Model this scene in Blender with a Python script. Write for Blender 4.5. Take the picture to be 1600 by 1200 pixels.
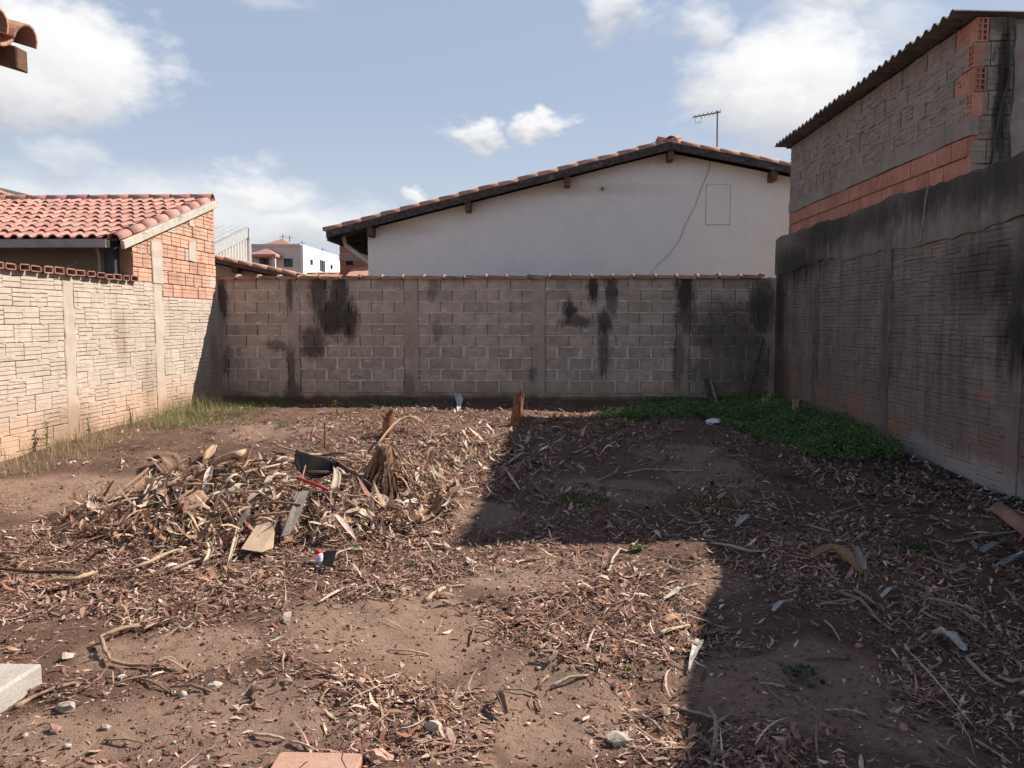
import bpy, bmesh, math, random
import numpy as np
from mathutils import Vector, Matrix
R = math.radians
random.seed(7); rng = np.random.default_rng(7)
sc = bpy.context.scene
for o in list(bpy.data.objects): bpy.data.objects.remove(o)

# ------------------------------------------------------------------ camera
F, YAW, PIT, EYE = 1232.0, R(2.32), R(4.64), 1.45
cd = bpy.data.cameras.new('camera'); cam = bpy.data.objects.new('camera', cd)
sc.collection.objects.link(cam); sc.camera = cam
cam.location = (0, 0, EYE); cam.rotation_euler = (R(90) - PIT, 0, YAW)
cd.sensor_width = 36; cd.lens = F / 1600 * 36; cd.clip_start = .05; cd.clip_end = 3000
CAM = np.array([0, 0, EYE])
FW = np.array([-math.sin(YAW)*math.cos(PIT), math.cos(YAW)*math.cos(PIT), -math.sin(PIT)])
RT = np.array([math.cos(YAW), math.sin(YAW), 0]); UP = np.cross(RT, FW)
def ray(x, y): return FW + RT*(x-800)/F + UP*(600-y)/F
def onY(x, y, Y): r = ray(x, y); return CAM + r*(Y/r[1])
def onX(x, y, X): r = ray(x, y); return CAM + r*(X/r[0])
def onZ(x, y, Z): r = ray(x, y); return CAM + r*((Z-EYE)/r[2])
def project(x, y, z):
    dx, dy, dz = x, y, z-EYE
    k = dx*FW[0]+dy*FW[1]+dz*FW[2]
    return 800+F*(dx*RT[0]+dy*RT[1])/k, 600-F*(dx*UP[0]+dy*UP[1]+dz*UP[2])/k

# ------------------------------------------------------------------ light
EXPO, SKY_S, SUN_S = 0.74, 0.05, 5.0
TO_SUN = Vector((1.0, .58, 1.0)).normalized()
SUN_EL = math.asin(TO_SUN.z); SUN_AZ = math.atan2(TO_SUN.x, TO_SUN.y)
sl = bpy.data.lights.new('sun', 'SUN'); sl.energy = SUN_S; sl.angle = R(.55); sl.color = (1, .93, .83)
so = bpy.data.objects.new('sun', sl); sc.collection.objects.link(so)
so.rotation_euler = TO_SUN.to_track_quat('Z', 'Y').to_euler(); so.location = (6, 6, 12)
sc.view_settings.view_transform = 'Standard'; sc.view_settings.look = 'None'
sc.view_settings.exposure = EXPO; sc.view_settings.gamma = 1; sc.view_settings.use_curve_mapping = False
sc.render.engine = 'CYCLES'; sc.cycles.adaptive_threshold = .025; sc.cycles.max_bounces = 5; sc.cycles.diffuse_bounces = 3; sc.cycles.glossy_bounces = 2

class NT:
    def __init__(s, nt): s.t = nt
    def n(s, kind, **kw):
        nd = s.t.nodes.new(kind); ins = kw.pop('ins', {})
        for k, v in kw.items(): setattr(nd, k, v)
        for k, v in ins.items(): s.put(nd.inputs[k], v)
        return nd
    def put(s, sock, v):
        if isinstance(v, bpy.types.NodeSocket): s.t.links.new(v, sock)
        else: sock.default_value = v
    def m(s, op, a, b=None, c=None, clamp=False):
        nd = s.n('ShaderNodeMath', operation=op, use_clamp=clamp)
        for i, v in enumerate((a, b, c)):
            if v is not None: s.put(nd.inputs[i], v)
        return nd.outputs[0]
    def vm(s, op, a, b=None):
        nd = s.n('ShaderNodeVectorMath', operation=op)
        s.put(nd.inputs[0], a)
        if b is not None: s.put(nd.inputs[1], b)
        return nd.outputs['Value'] if op in ('LENGTH', 'DOT_PRODUCT') else nd.outputs[0]
    def noise(s, vec, scale, detail=4, rough=.55, dist=0, col=False):
        nd = s.n('ShaderNodeTexNoise'); s.put(nd.inputs['Vector'], vec)
        nd.inputs['Scale'].default_value = scale; nd.inputs['Detail'].default_value = detail
        nd.inputs['Roughness'].default_value = rough; nd.inputs['Distortion'].default_value = dist
        return nd.outputs['Color' if col else 'Fac']
    def ramp(s, v, a, b, lo=0., hi=1., smooth=True):
        nd = s.n('ShaderNodeMapRange', interpolation_type='SMOOTHSTEP' if smooth else 'LINEAR', clamp=True)
        for i, q in enumerate((v, a, b, lo, hi)): s.put(nd.inputs[i], q)
        return nd.outputs[0]
    def mix(s, f, a, b, mode='MIX'):
        nd = s.n('ShaderNodeMix', data_type='RGBA', blend_type=mode)
        s.put(nd.inputs[0], f)
        for i, v in ((6, a), (7, b)): s.put(nd.inputs[i], v if isinstance(v, bpy.types.NodeSocket) else (*v[:3], 1))
        return nd.outputs[2]

# ------------------------------------------------------------------ sky
w = bpy.data.worlds.new('World'); sc.world = w; w.use_nodes = True
T = NT(w.node_tree); w.node_tree.nodes.clear()
sky = T.n('ShaderNodeTexSky', sky_type='NISHITA', sun_disc=False, sun_elevation=SUN_EL, sun_rotation=SUN_AZ,
          altitude=600, air_density=1.0, dust_density=2.2, ozone_density=1.0)
d = T.vm('NORMALIZE', T.n('ShaderNodeTexCoord').outputs['Generated'])
sx = T.n('ShaderNodeSeparateXYZ', ins={0: d})
u = T.m('ARCTAN2', sx.outputs[0], sx.outputs[1]); v = T.m('ARCSINE', sx.outputs[2])
uv0 = T.n('ShaderNodeCombineXYZ', ins={0: u, 1: v}).outputs[0]
stretch = T.vm('MULTIPLY', uv0, (1, 1.7, 1))
wob = T.vm('SUBTRACT', T.noise(stretch, 9, 4, .62, col=True), (.5, .5, .5))
uv = T.vm('ADD', uv0, T.vm('MULTIPLY', wob, (.16, .09, 0)))
fine = T.m('MULTIPLY_ADD', T.noise(stretch, 26, 3, .6), .5, -.25)
def uvpx(x, y):
    r = ray(x, y); r = r/np.linalg.norm(r); return math.atan2(r[0], r[1]), math.asin(r[2])
mask = None; lit = None
CL = [  # px, py, rx, ry, opacity, softness
 (70, 92, 150, 80, 1, .4), (10, 130, 110, 50, .8, .5), (95, 235, 70, 24, .45, .7), (20, 300, 160, 30, .6, .7), (250, 300, 110, 26, .5, .8),
 (400, 304, 105, 36, .95, .7), (470, 355, 150, 44, .85, .8), (220, 335, 270, 60, .8, .9), (742, 202, 46, 20, .95, .6), (845, 203, 46, 15, .95, .6),
 (655, 304, 24, 12, .9, .7), (975, 28, 56, 30, .8, .7), (1240, 132, 150, 96, 1, .45),
 (1185, 150, 70, 50, .9, .5), (1105, 40, 50, 34, .75, .8), (1330, 95, 70, 50, .9, .6), (1300, 5, 70, 26, .75, .8), (1390, 40, 60, 40, .5, .9),
 (420, 5, 60, 16, .3, .9), (560, 380, 60, 26, .6, .8)]
for (px, py, rx, ry, op, sf) in CL:
    cu, cv = uvpx(px, py); ru = rx/F; rv = ry/F
    dd = T.vm('MULTIPLY', T.vm('SUBTRACT', uv, (cu, cv, 0)), (1/ru, 1/rv, 0))
    mk = T.ramp(T.m('ADD', T.vm('LENGTH', dd), fine), 1+sf*.5, 1-sf, 0, op)
    li = T.m('MULTIPLY', mk, T.ramp(T.vm('DOT_PRODUCT', dd, (.25, 1, 0)), -.85, .35, smooth=False))
    mask = mk if mask is None else T.m('MAXIMUM', mask, mk)
    lit = li if lit is None else T.m('MAXIMUM', lit, li)
gen = T.ramp(T.noise(T.vm('MULTIPLY', d, (1, 1, 2.2)), 2.6, 4, .6), .58, .78, 0, .6)
inside = T.ramp(T.m('ABSOLUTE', T.m('ADD', u, .04)), .62, .9)          # the scattered clouds go on round the sky
inside = T.m('MAXIMUM', inside, T.ramp(v, .42, .6))
gen = T.m('MULTIPLY', gen, inside)
mask = T.m('MAXIMUM', mask, gen); lit = T.m('MAXIMUM', lit, T.m('MULTIPLY', gen, .8))
haze = T.ramp(v, .30, .0, 0, .7)
K = 1/(SKY_S*2**EXPO)
dome = T.mix(T.ramp(v, .25, 1.2), (.49*K, .59*K, .78*K), (.17*K, .25*K, .42*K))     # the blue deepens towards the zenith
base = T.mix(.75, sky.outputs[0], dome)
base = T.mix(haze, base, (.74*K, .79*K, .85*K))
ccol = T.mix(T.m('DIVIDE', lit, T.m('MAXIMUM', mask, .02)), (.62*K, .63*K, .66*K), (1.0*K, 1.0*K, 1.0*K))
bg = T.n('ShaderNodeBackground', ins={'Color': T.mix(mask, base, ccol), 'Strength': SKY_S})
w.cycles.sampling_method = 'MANUAL'; w.cycles.sample_map_resolution = 256
T.t.links.new(bg.outputs[0], T.n('ShaderNodeOutputWorld').inputs[0])

# ------------------------------------------------------------------ terrain function
def _hash(i, j, s):
    n = (i*374761393 + j*668265263 + s*982451653) & 0xffffffff
    n = ((n ^ (n >> 13))*1274126177) & 0xffffffff
    return ((n ^ (n >> 16)) & 0xffff)/65535.0
def vnoise(x, y, s=0):
    x = np.asarray(x, float); y = np.asarray(y, float)
    i = np.floor(x).astype(np.int64); j = np.floor(y).astype(np.int64)
    fx = x-i; fy = y-j; fx = fx*fx*(3-2*fx); fy = fy*fy*(3-2*fy)
    a = _hash(i, j, s); b = _hash(i+1, j, s); c = _hash(i, j+1, s); e = _hash(i+1, j+1, s)
    return (a*(1-fx)+b*fx)*(1-fy)+(c*(1-fx)+e*fx)*fy - .5
def sstep(a, b, x):
    t = np.clip((np.asarray(x, float)-a)/(b-a), 0, 1); return t*t*(3-2*t)
MOUNDS = [  # x, y, rx, ry, height
 (-2.25, 6.15, 1.15, .85, .25), (-1.35, 6.5, .75, .6, .13), (-3.3, 9.7, 1.5, .9, .13), (-1.0, 9.6, 1.2, .9, .10), (.9, 8.6, .8, .5, .12), (2.2, 8.4, .7, .6, .11),
 (.4, 6.9, .9, .6, .07), (1.9, 6.6, .7, .4, .08), (-.95, 3.15, .6, .38, .075), (.15, 3.55, .45, .3, .07), (1.7, 5.2, .6, .35, .09), (1.2, 2.8, .45, .3, .07),
 (2.6, 4.6, .7, .5, .09), (3.4, 6.1, .8, .7, .09), (.3, 10.9, 1.6, .6, .07), (-2.7, 5.05, .8, .4, .06), (3.0, 11.5, 1.2, 1.2, .05)]
def hgt(x, y):
    x = np.asarray(x, float); y = np.asarray(y, float)
    z = -.15*(1-sstep(3.8, 9.5, y))
    inlot = sstep(-6.2, -5.5, x)*(1-sstep(3.7, 4.3, x))*(1-sstep(13.3, 13.95, y))
    z = z + inlot*(.075*vnoise(x*.8, y*.8, 1)+.05*vnoise(x*2.1, y*2.1, 2)+.026*vnoise(x*5, y*5, 3)+.018*vnoise(x*11, y*11, 4)+.011*vnoise(x*24, y*24, 5))
    for (mx, my, rx, ry, hh) in MOUNDS:
        z = z + hh*np.exp(-(((x-mx)/rx)**2+((y-my)/ry)**2)*1.1)
    return z
def h1(x, y): return float(hgt(x, y))
def gpx(px, py):
    r = ray(px, py); t = 2.0
    while t < 30:
        p = CAM+r*t
        if p[2] <= h1(p[0], p[1]): break
        t += .04
    a, b = t-.04, t
    for _ in range(12):
        m = (a+b)/2; p = CAM+r*m
        if p[2] <= h1(p[0], p[1]): b = m
        else: a = m
    return CAM+r*b

# ------------------------------------------------------------------ materials
def mat(name, c1, c2, scale=6, bump=.25, bscale=40, rnd=.12, rough=.9, layers=(), spec=.25, coord='pos', metallic=0., detail=6, dist=.01):
    m = bpy.data.materials.new(name); m.use_nodes = True; t = NT(m.node_tree)
    b = m.node_tree.nodes['Principled BSDF']
    P = t.n('ShaderNodeNewGeometry').outputs['Position'] if coord == 'pos' else t.n('ShaderNodeTexCoord').outputs['Object']
    col = t.mix(t.ramp(t.noise(P, scale, detail, .6), .3, .7), c1, c2)
    if rnd:
        r = t.n('ShaderNodeObjectInfo').outputs['Random']
        k = t.ramp(r, 0, 1, 1-rnd, 1+rnd, False)
        cc = t.n('ShaderNodeCombineColor', ins={0: k, 1: k, 2: k}).outputs[0]
        col = t.mix(1., col, cc, 'MULTIPLY')
    # fine speckle
    sp = t.ramp(t.noise(P, bscale*2.2, 3, .7), .25, .75, .82, 1.16)
    col = t.mix(1., col, t.n('ShaderNodeCombineColor', ins={0: sp, 1: sp, 2: sp}).outputs[0], 'MULTIPLY')
    for f in layers: col = f(t, P, col)
    t.put(b.inputs['Base Color'], col); b.inputs['Roughness'].default_value = rough
    b.inputs['Specular IOR Level'].default_value = spec; b.inputs['Metallic'].default_value = metallic
    if bump:
        bn = t.n('ShaderNodeBump', ins={'Strength': bump, 'Distance': dist, 'Height': t.noise(P, bscale, 6, .65)})
        t.put(b.inputs['Normal'], bn.outputs[0])
    return m
def stains(axis, lst, color, wobble=.25, nscale=4, soft=.5):
    """old water stains and mould: each (a, z, ra, rz, strength) an irregular blot on the wall plane"""
    def f(t, P, col):
        wv = t.vm('MULTIPLY', t.vm('SUBTRACT', t.noise(t.vm('MULTIPLY', P, (1.6, 1.6, .5)), nscale*1.4, 6, .7, col=True), (.5, .5, .5)), (wobble*2,)*3)
        Q = t.vm('ADD', P, wv); g = t.noise(t.vm('MULTIPLY', P, (1.5, 1.5, .4)), nscale*5, 5, .7); mk = None
        for (a, z, ra, rz, s) in lst:
            c = (a, 0, z) if axis == 'x' else (0, a, z); sc_ = (1/ra, 0, 1/rz) if axis == 'x' else (0, 1/ra, 1/rz)
            L = t.vm('LENGTH', t.vm('MULTIPLY', t.vm('SUBTRACT', Q, c), sc_))
            L = t.m('ADD', L, t.m('MULTIPLY', t.m('SUBTRACT', g, .5), 1.3))
            k = t.ramp(L, 1+soft, 1-soft, 0, s); mk = k if mk is None else t.m('MAXIMUM', mk, k)
        return t.mix(mk, col, color)
    return f
def zband(z0, z1, color, amt=1., nscale=3, wob=.35):
    """stain that ends at an irregular height: full at z0, gone at z1"""
    def f(t, P, col):
        z = t.n('ShaderNodeSeparateXYZ', ins={0: P}).outputs[2]
        z = t.m('ADD', z, t.m('MULTIPLY', t.m('SUBTRACT', t.noise(P, nscale, 6, .65), .5), wob*2))
        return t.mix(t.ramp(z, z0, z1, amt, 0), col, color)
    return f
def blotch(scale, lo, hi, color, amt, stretch=(1, 1, 1)):
    def f(t, P, col):
        return t.mix(t.ramp(t.noise(t.vm('MULTIPLY', P, stretch), scale, 6, .65), lo, hi, 0, amt), col, color)
    return f
def attr_mat(name, rough=.85, trans=0., bump=.2):
    m = bpy.data.materials.new(name); m.use_nodes = True; t = NT(m.node_tree)
    b = m.node_tree.nodes['Principled BSDF']
    a = t.n('ShaderNodeAttribute', attribute_name='tint').outputs['Color']
    P = t.n('ShaderNodeNewGeometry').outputs['Position']
    k = t.ramp(t.noise(P, 55, 4, .6), .25, .75, .7, 1.25)
    col = t.mix(1., a, t.n('ShaderNodeCombineColor', ins={0: k, 1: k, 2: k}).outputs[0], 'MULTIPLY')
    t.put(b.inputs['Base Color'], col); b.inputs['Roughness'].default_value = rough; b.inputs['Specular IOR Level'].default_value = .2
    if bump:
        t.put(b.inputs['Normal'], t.n('ShaderNodeBump', ins={'Strength': bump, 'Distance': .004, 'Height': t.noise(P, 150, 3)}).outputs[0])
    if trans:
        tr = t.n('ShaderNodeBsdfTranslucent', ins={'Color': col})
        mx = t.n('ShaderNodeMixShader', ins={0: trans, 1: b.outputs[0], 2: tr.outputs[0]})
        t.t.links.new(mx.outputs[0], m.node_tree.nodes['Material Output'].inputs[0])
    return m

BLACK = (.022, .02, .019)
back_st = [(-4.0, 1.95, .22, .4, .85), (-3.75, 1.5, .38, .35, .95), (-3.62, 1.9, .22, .45, .9), (-3.45, 1.45, .2, .4, .95), (-4.1, 1.05, .28, .3, .8), (-4.5, 2.05, .1, .4, .8), (-4.52, .5, .09, .5, .7), (-4.75, 1.0, .25, .1, .6), (-4.5, .1, .2, .2, .7),
    (.86, 1.98, .1, .24, .95), (1.18, 2.0, .12, .25, .85), (.45, 1.6, .14, .2, .95), (.55, 1.42, .35, .1, .8), (1.05, 1.4, .16, .22, .85), (1.05, .9, .14, .5, .75), (1.2, 1.72, .12, .2, .7),
    (2.45, 1.9, .2, .38, .95), (2.5, 1.5, .25, .25, .75), (2.35, .75, .14, .5, .6), (3.2, 1.2, .75, .55, .72), (3.75, 1.6, .3, .5, .9), (3.0, .5, .6, .4, .6), (3.6, .7, .5, .8, .75), (3.8, 2.0, .2, .15, .7),
    (-1.95, 2.0, .12, .2, .5), (-1.9, 1.28, .1, .2, .5), (-2.4, .3, .12, .2, .45), (-.2, .5, .08, .15, .5), (-5.72, 1.8, .1, .4, .85), (-5.7, .7, .1, .2, .6), (-5.55, .9, .2, .1, .3)]
st_back = stains('x', [(a, z, ra*.82, rz, q*.93) for (a, z, ra, rz, q) in back_st], BLACK, .15, 4, .42)
M = {}
M['block'] = mat('concrete_block', (.36, .29, .238), (.48, .395, .33), 7, .35, 55, .15,
    layers=[blotch(2.2, .5, .75, (.26, .195, .155), .5), zband(.02, .42, (.40, .26, .15), .7, 3, .1), st_back, zband(.03, .16, (.05, .04, .03), .75, 5, .1)])
M['mortar'] = mat('mortar', (.55, .465, .395), (.70, .60, .52), 9, .5, 60, 0,
    layers=[zband(.02, .42, (.33, .21, .12), .7, 3, .1), st_back, zband(.05, .2, (.05, .04, .03), .8, 5, .1)])
M['column_back'] = mat('rough_concrete', (.35, .275, .225), (.45, .365, .31), 5, .5, 35, 0, layers=[st_back, zband(.0, .3, (.2, .13, .08), .6), zband(.04, .17, (.05, .04, .03), .75, 5, .1)])
left_st = [(9.3, .1, .6, .3, .5), (11.3, .5, .2, .5, .35), (10.6, 1.2, .15, .35, .4), (13.6, .7, .2, .4, .4), (12.2, .1, .6, .2, .4)]
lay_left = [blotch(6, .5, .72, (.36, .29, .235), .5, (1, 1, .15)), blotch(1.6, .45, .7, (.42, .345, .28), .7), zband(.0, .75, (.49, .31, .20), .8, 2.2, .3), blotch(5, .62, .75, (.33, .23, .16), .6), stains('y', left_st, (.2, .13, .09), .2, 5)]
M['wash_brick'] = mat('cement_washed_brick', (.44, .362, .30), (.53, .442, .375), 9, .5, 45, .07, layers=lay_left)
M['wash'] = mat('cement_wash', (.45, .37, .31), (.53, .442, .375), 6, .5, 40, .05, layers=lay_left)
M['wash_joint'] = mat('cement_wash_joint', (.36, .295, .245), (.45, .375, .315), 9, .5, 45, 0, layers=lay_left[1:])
M['orange_brick'] = mat('orange_hollow_brick', (.46, .25, .17), (.55, .345, .255), 6, .3, 50, .16, layers=[blotch(3, .58, .72, (.5, .37, .29), .6)])
M['orange_joint'] = mat('orange_brick_joint', (.30, .16, .10), (.42, .27, .19), 8, .4, 50, 0)
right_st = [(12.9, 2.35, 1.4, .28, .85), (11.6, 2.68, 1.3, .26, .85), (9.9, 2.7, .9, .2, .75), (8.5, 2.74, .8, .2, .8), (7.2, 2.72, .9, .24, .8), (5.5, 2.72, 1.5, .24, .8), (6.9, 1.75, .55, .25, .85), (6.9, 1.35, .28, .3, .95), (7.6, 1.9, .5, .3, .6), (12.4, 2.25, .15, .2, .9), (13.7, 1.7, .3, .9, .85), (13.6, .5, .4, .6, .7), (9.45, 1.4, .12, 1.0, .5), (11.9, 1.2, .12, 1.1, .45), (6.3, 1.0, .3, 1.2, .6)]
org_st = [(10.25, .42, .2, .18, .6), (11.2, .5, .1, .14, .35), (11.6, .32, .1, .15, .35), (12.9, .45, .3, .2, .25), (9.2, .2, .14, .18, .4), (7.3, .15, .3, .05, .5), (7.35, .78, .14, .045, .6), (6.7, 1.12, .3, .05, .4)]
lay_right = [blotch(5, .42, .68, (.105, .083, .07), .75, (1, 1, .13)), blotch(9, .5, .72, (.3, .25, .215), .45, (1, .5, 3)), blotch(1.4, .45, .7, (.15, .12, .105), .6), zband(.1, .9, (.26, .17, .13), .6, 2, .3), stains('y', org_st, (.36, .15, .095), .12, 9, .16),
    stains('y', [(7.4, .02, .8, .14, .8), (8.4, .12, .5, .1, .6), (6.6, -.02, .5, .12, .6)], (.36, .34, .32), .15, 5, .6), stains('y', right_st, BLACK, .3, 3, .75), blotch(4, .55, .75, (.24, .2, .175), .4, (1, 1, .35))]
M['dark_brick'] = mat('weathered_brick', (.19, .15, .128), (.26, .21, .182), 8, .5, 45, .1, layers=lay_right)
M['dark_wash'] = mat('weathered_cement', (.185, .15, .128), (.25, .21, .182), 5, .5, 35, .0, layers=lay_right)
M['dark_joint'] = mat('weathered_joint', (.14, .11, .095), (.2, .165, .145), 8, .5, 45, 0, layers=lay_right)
M['grey_brick'] = mat('grey_rough_brick', (.25, .195, .16), (.34, .275, .23), 7, .6, 40, .1, layers=[blotch(2, .5, .7, (.34, .22, .17), .5), blotch(1.5, .55, .75, (.15, .13, .115), .5)])
M['grey_joint'] = mat('grey_joint', (.2, .165, .14), (.28, .24, .21), 7, .6, 40, 0)
M['grey_cement'] = mat('grey_cement', (.25, .205, .17), (.34, .285, .24), 5, .6, 30, .04, layers=[blotch(2, .5, .75, (.12, .11, .1), .6, (1, 1, .3))])
M['gable_brick'] = mat('gable_rough_brick', (.25, .20, .16), (.34, .28, .23), 7, .6, 40, .1, layers=[stains('x', [(4.42, 3.6, .07, .9, .9), (4.8, 4.2, .3, .25, .8), (4.5, 4.3, .25, .1, .6), (4.5, 3.1, .15, .3, .7)], BLACK, .12, 4)])
M['red_brick'] = mat('red_hollow_brick', (.40, .175, .115), (.50, .24, .165), 6, .35, 50, .14, layers=[blotch(3, .58, .75, (.4, .3, .25), .5), blotch(14, .55, .7, (.3, .1, .06), .4, (1, 3, .4))])
M['hole'] = mat('brick_hole', (.02, .012, .01), (.035, .02, .015), 8, 0, 40, 0)
M['tile'] = mat('clay_roof_tile', (.37, .175, .14), (.45, .24, .195), 5, .3, 50, .14, rough=.8, layers=[blotch(7, .56, .72, (.24, .11, .075), .6), blotch(3, .6, .75, (.6, .42, .33), .5)])
M['old_tile'] = mat('weathered_clay_tile', (.40, .19, .12), (.50, .29, .20), 6, .35, 50, .2, rough=.85, layers=[blotch(6, .5, .68, (.14, .09, .07), .7), blotch(3, .58, .72, (.5, .40, .33), .5)])
M['cap_tile'] = mat('coping_tile', (.27, .13, .095), (.38, .22, .165), 6, .35, 50, .16, layers=[blotch(5, .52, .7, (.1, .075, .06), .6)])
M['dark_wood'] = mat('dark_weathered_wood', (.035, .028, .026), (.10, .085, .078), 12, .4, 70, .1, layers=[blotch(9, .58, .72, (.26, .23, .21), .6, (.35, 1, 1))])
M['wood'] = mat('brown_wood', (.10, .05, .032), (.19, .11, .07), 10, .4, 60, .15)
M['white_wood'] = mat('whitewashed_wood', (.42, .36, .30), (.54, .475, .41), 8, .35, 60, .05, layers=[blotch(9, .55, .7, (.22, .15, .1), .7, (1, .4, 1))])
M['white_wall'] = mat('white_paint', (.80, .75, .69), (.84, .79, .73), 3, .12, 35, 0, layers=[blotch(1.3, .5, .75, (.72, .67, .61), .6), blotch(3.5, .55, .78, (.66, .6, .53), .45, (1, 1, .1)), stains('x', [(-.4, 4.0, 2.5, .12, .35), (2.4, 4.6, 1.2, .12, .4), (-2.8, 3.25, .6, .1, .3)], (.5, .4, .32), .1, 5)])
M['white_plain'] = mat('white_house_paint', (.74, .72, .68), (.80, .78, .74), 1.2, .1, 20, 0)
M['cream'] = mat('cream_paint', (.55, .5, .43), (.62, .57, .5), 1.2, .1, 20, 0)
M['peach'] = mat('peach_paint', (.52, .33, .22), (.60, .40, .28), 2, .2, 30, 0)
M['tan'] = mat('tan_render', (.30, .235, .17), (.36, .29, .215), 2, .2, 30, 0)
M['far_brick'] = mat('far_brick', (.36, .14, .09), (.45, .2, .13), 3, .2, 30, .1)
M['zinc'] = mat('zinc_sheet', (.42, .42, .42), (.55, .55, .54), 3, .1, 30, .05, rough=.45, metallic=.35)
M['siding'] = mat('metal_siding', (.60, .58, .54), (.70, .66, .58), 1.4, .05, 30, .05, rough=.5, metallic=.2)
M['gutter'] = mat('painted_gutter', (.30, .26, .23), (.40, .36, .32), 5, .15, 40, .03, rough=.6)
M['fibre'] = mat('fibre_cement', (.13, .12, .115), (.21, .195, .185), 4, .4, 40, .1, layers=[blotch(2, .55, .75, (.07, .065, .06), .6)])
M['dark_metal'] = mat('dark_painted_metal', (.035, .04, .045), (.06, .065, .07), 8, .1, 60, 0, rough=.5)
M['steel'] = mat('grey_steel', (.2, .2, .2), (.3, .3, .3), 8, .1, 60, 0, rough=.5, metallic=.5)
M['pvc'] = mat('white_pvc', (.6, .57, .53), (.68, .65, .6), 6, .1, 60, .05, rough=.5)
M['glass'] = mat('dark_window_glass', (.02, .022, .027), (.03, .032, .037), 3, 0, 30, 0, rough=.15, spec=.5)
M['frame'] = mat('window_frame', (.06, .05, .045), (.09, .08, .07), 6, .1, 60, 0, rough=.6)
M['concrete'] = mat('grey_concrete', (.36, .32, .28), (.44, .40, .355), 7, .4, 45, .05, layers=[blotch(4, .52, .7, (.33, .26, .2), .5)])
M['stone'] = mat('stone', (.34, .27, .21), (.52, .45, .38), 12, .6, 40, .2)
M['stump'] = mat('banana_stump', (.19, .075, .042), (.40, .19, .11), 14, .6, 50, .15, layers=[blotch(30, .5, .65, (.08, .035, .02), .7, (1, 1, .15))])
M['pale_stump'] = mat('pale_stump', (.19, .14, .095), (.29, .22, .155), 14, .6, 50, .15)
M['bark'] = mat('grey_stick', (.25, .19, .145), (.37, .3, .24), 16, .5, 60, .25)
M['grey_plank'] = mat('grey_plank', (.17, .14, .12), (.25, .21, .185), 14, .5, 60, .1, layers=[blotch(25, .5, .65, (.16, .13, .11), .6, (.3, 1, 1))])
M['card'] = mat('cardboard', (.45, .31, .215), (.52, .37, .26), 8, .2, 50, .05)
M['black_plastic'] = mat('black_plastic', (.012, .012, .012), (.022, .021, .02), 8, .1, 60, 0, rough=.85, spec=.02)
M['red_plastic'] = mat('red_plastic', (.36, .03, .035), (.45, .05, .05), 8, .1, 60, 0, rough=.5)
M['red_cap'] = mat('red_cap', (.55, .02, .03), (.62, .03, .03), 8, 0, 60, 0, rough=.4)
M['white_plastic'] = mat('white_plastic', (.62, .63, .66), (.74, .74, .76), 8, .1, 60, 0, rough=.45)
M['blue_label'] = mat('blue_label', (.35, .45, .62), (.5, .58, .7), 30, 0, 60, 0, rough=.5)
M['paper'] = mat('white_paper', (.52, .50, .47), (.62, .60, .57), 12, .25, 50, .1)
M['terracotta'] = mat('terracotta', (.36, .2, .145), (.44, .27, .2), 8, .3, 50, .1, layers=[blotch(5, .55, .7, (.4, .3, .24), .6)])
M['litter'] = attr_mat('dry_litter', .85, .08)
M['leafdry'] = attr_mat('dry_leaf', .8, .15)
M['green'] = attr_mat('green_leaf', .6, .3, 0)
# soil
def soil():
    m = bpy.data.materials.new('soil'); m.use_nodes = True; t = NT(m.node_tree); b = m.node_tree.nodes['Principled BSDF']
    P = t.n('ShaderNodeNewGeometry').outputs['Position']
    col = t.mix(t.ramp(t.noise(P, 1.3, 6, .6), .35, .65), (.115, .063, .045), (.18, .107, .077))
    col = t.mix(t.ramp(t.noise(P, 7, 6, .65), .42, .68, 0, .6), col, (.10, .064, .046))
    col = t.mix(t.ramp(t.noise(P, 45, 5, .7), .45, .75, 0, .7), col, (.075, .047, .034))
    col = t.mix(t.ramp(t.noise(P, 120, 3, .7), .62, .75, 0, .6), col, (.28, .2, .155))
    # packed pale bare earth
    bare = None
    for (px, py, rx, ry) in BARE:
        c = gpx(px, py); e = gpx(px+rx, py); n_ = gpx(px, min(py+ry, 1199))
        ra = abs(e[0]-c[0])+.02; rb = abs(c[1]-n_[1])*1.1+.02
        Q = t.vm('ADD', P, t.vm('MULTIPLY', t.vm('SUBTRACT', t.noise(P, 2.5, 5, .6, col=True), (.5, .5, .5)), (.5, .5, 0)))
        L = t.vm('LENGTH', t.vm('MULTIPLY', t.vm('SUBTRACT', Q, (float(c[0]), float(c[1]), 0)), (1/ra, 1/rb, 0)))
        k = t.ramp(L, 1.2, .7, 0, .85); bare = k if bare is None else t.m('MAXIMUM', bare, k)
    pale = t.mix(t.ramp(t.noise(P, 20, 5, .65), .35, .7), (.285, .185, .135), (.225, .142, .102))
    col = t.mix(bare, col, pale)
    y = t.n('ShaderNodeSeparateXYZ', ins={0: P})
    ash = t.m('MULTIPLY', t.ramp(y.outputs[0], 1.4, 2.8), t.ramp(t.noise(P, 2.5, 5), .35, .6))  # ash-dark soil; the right side's deeper shade is put into this colour too
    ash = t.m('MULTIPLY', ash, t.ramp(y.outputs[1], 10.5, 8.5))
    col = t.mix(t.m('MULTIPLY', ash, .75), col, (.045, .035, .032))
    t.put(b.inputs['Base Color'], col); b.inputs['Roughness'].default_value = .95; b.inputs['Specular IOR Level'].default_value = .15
    hh = t.m('ADD', t.m('MULTIPLY', t.noise(P, 28, 6, .7), .7), t.m('MULTIPLY', t.noise(P, 110, 4, .7), .3))
    t.put(b.inputs['Normal'], t.n('ShaderNodeBump', ins={'Strength': .8, 'Distance': .025, 'Height': hh}).outputs[0])
    return m
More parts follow.
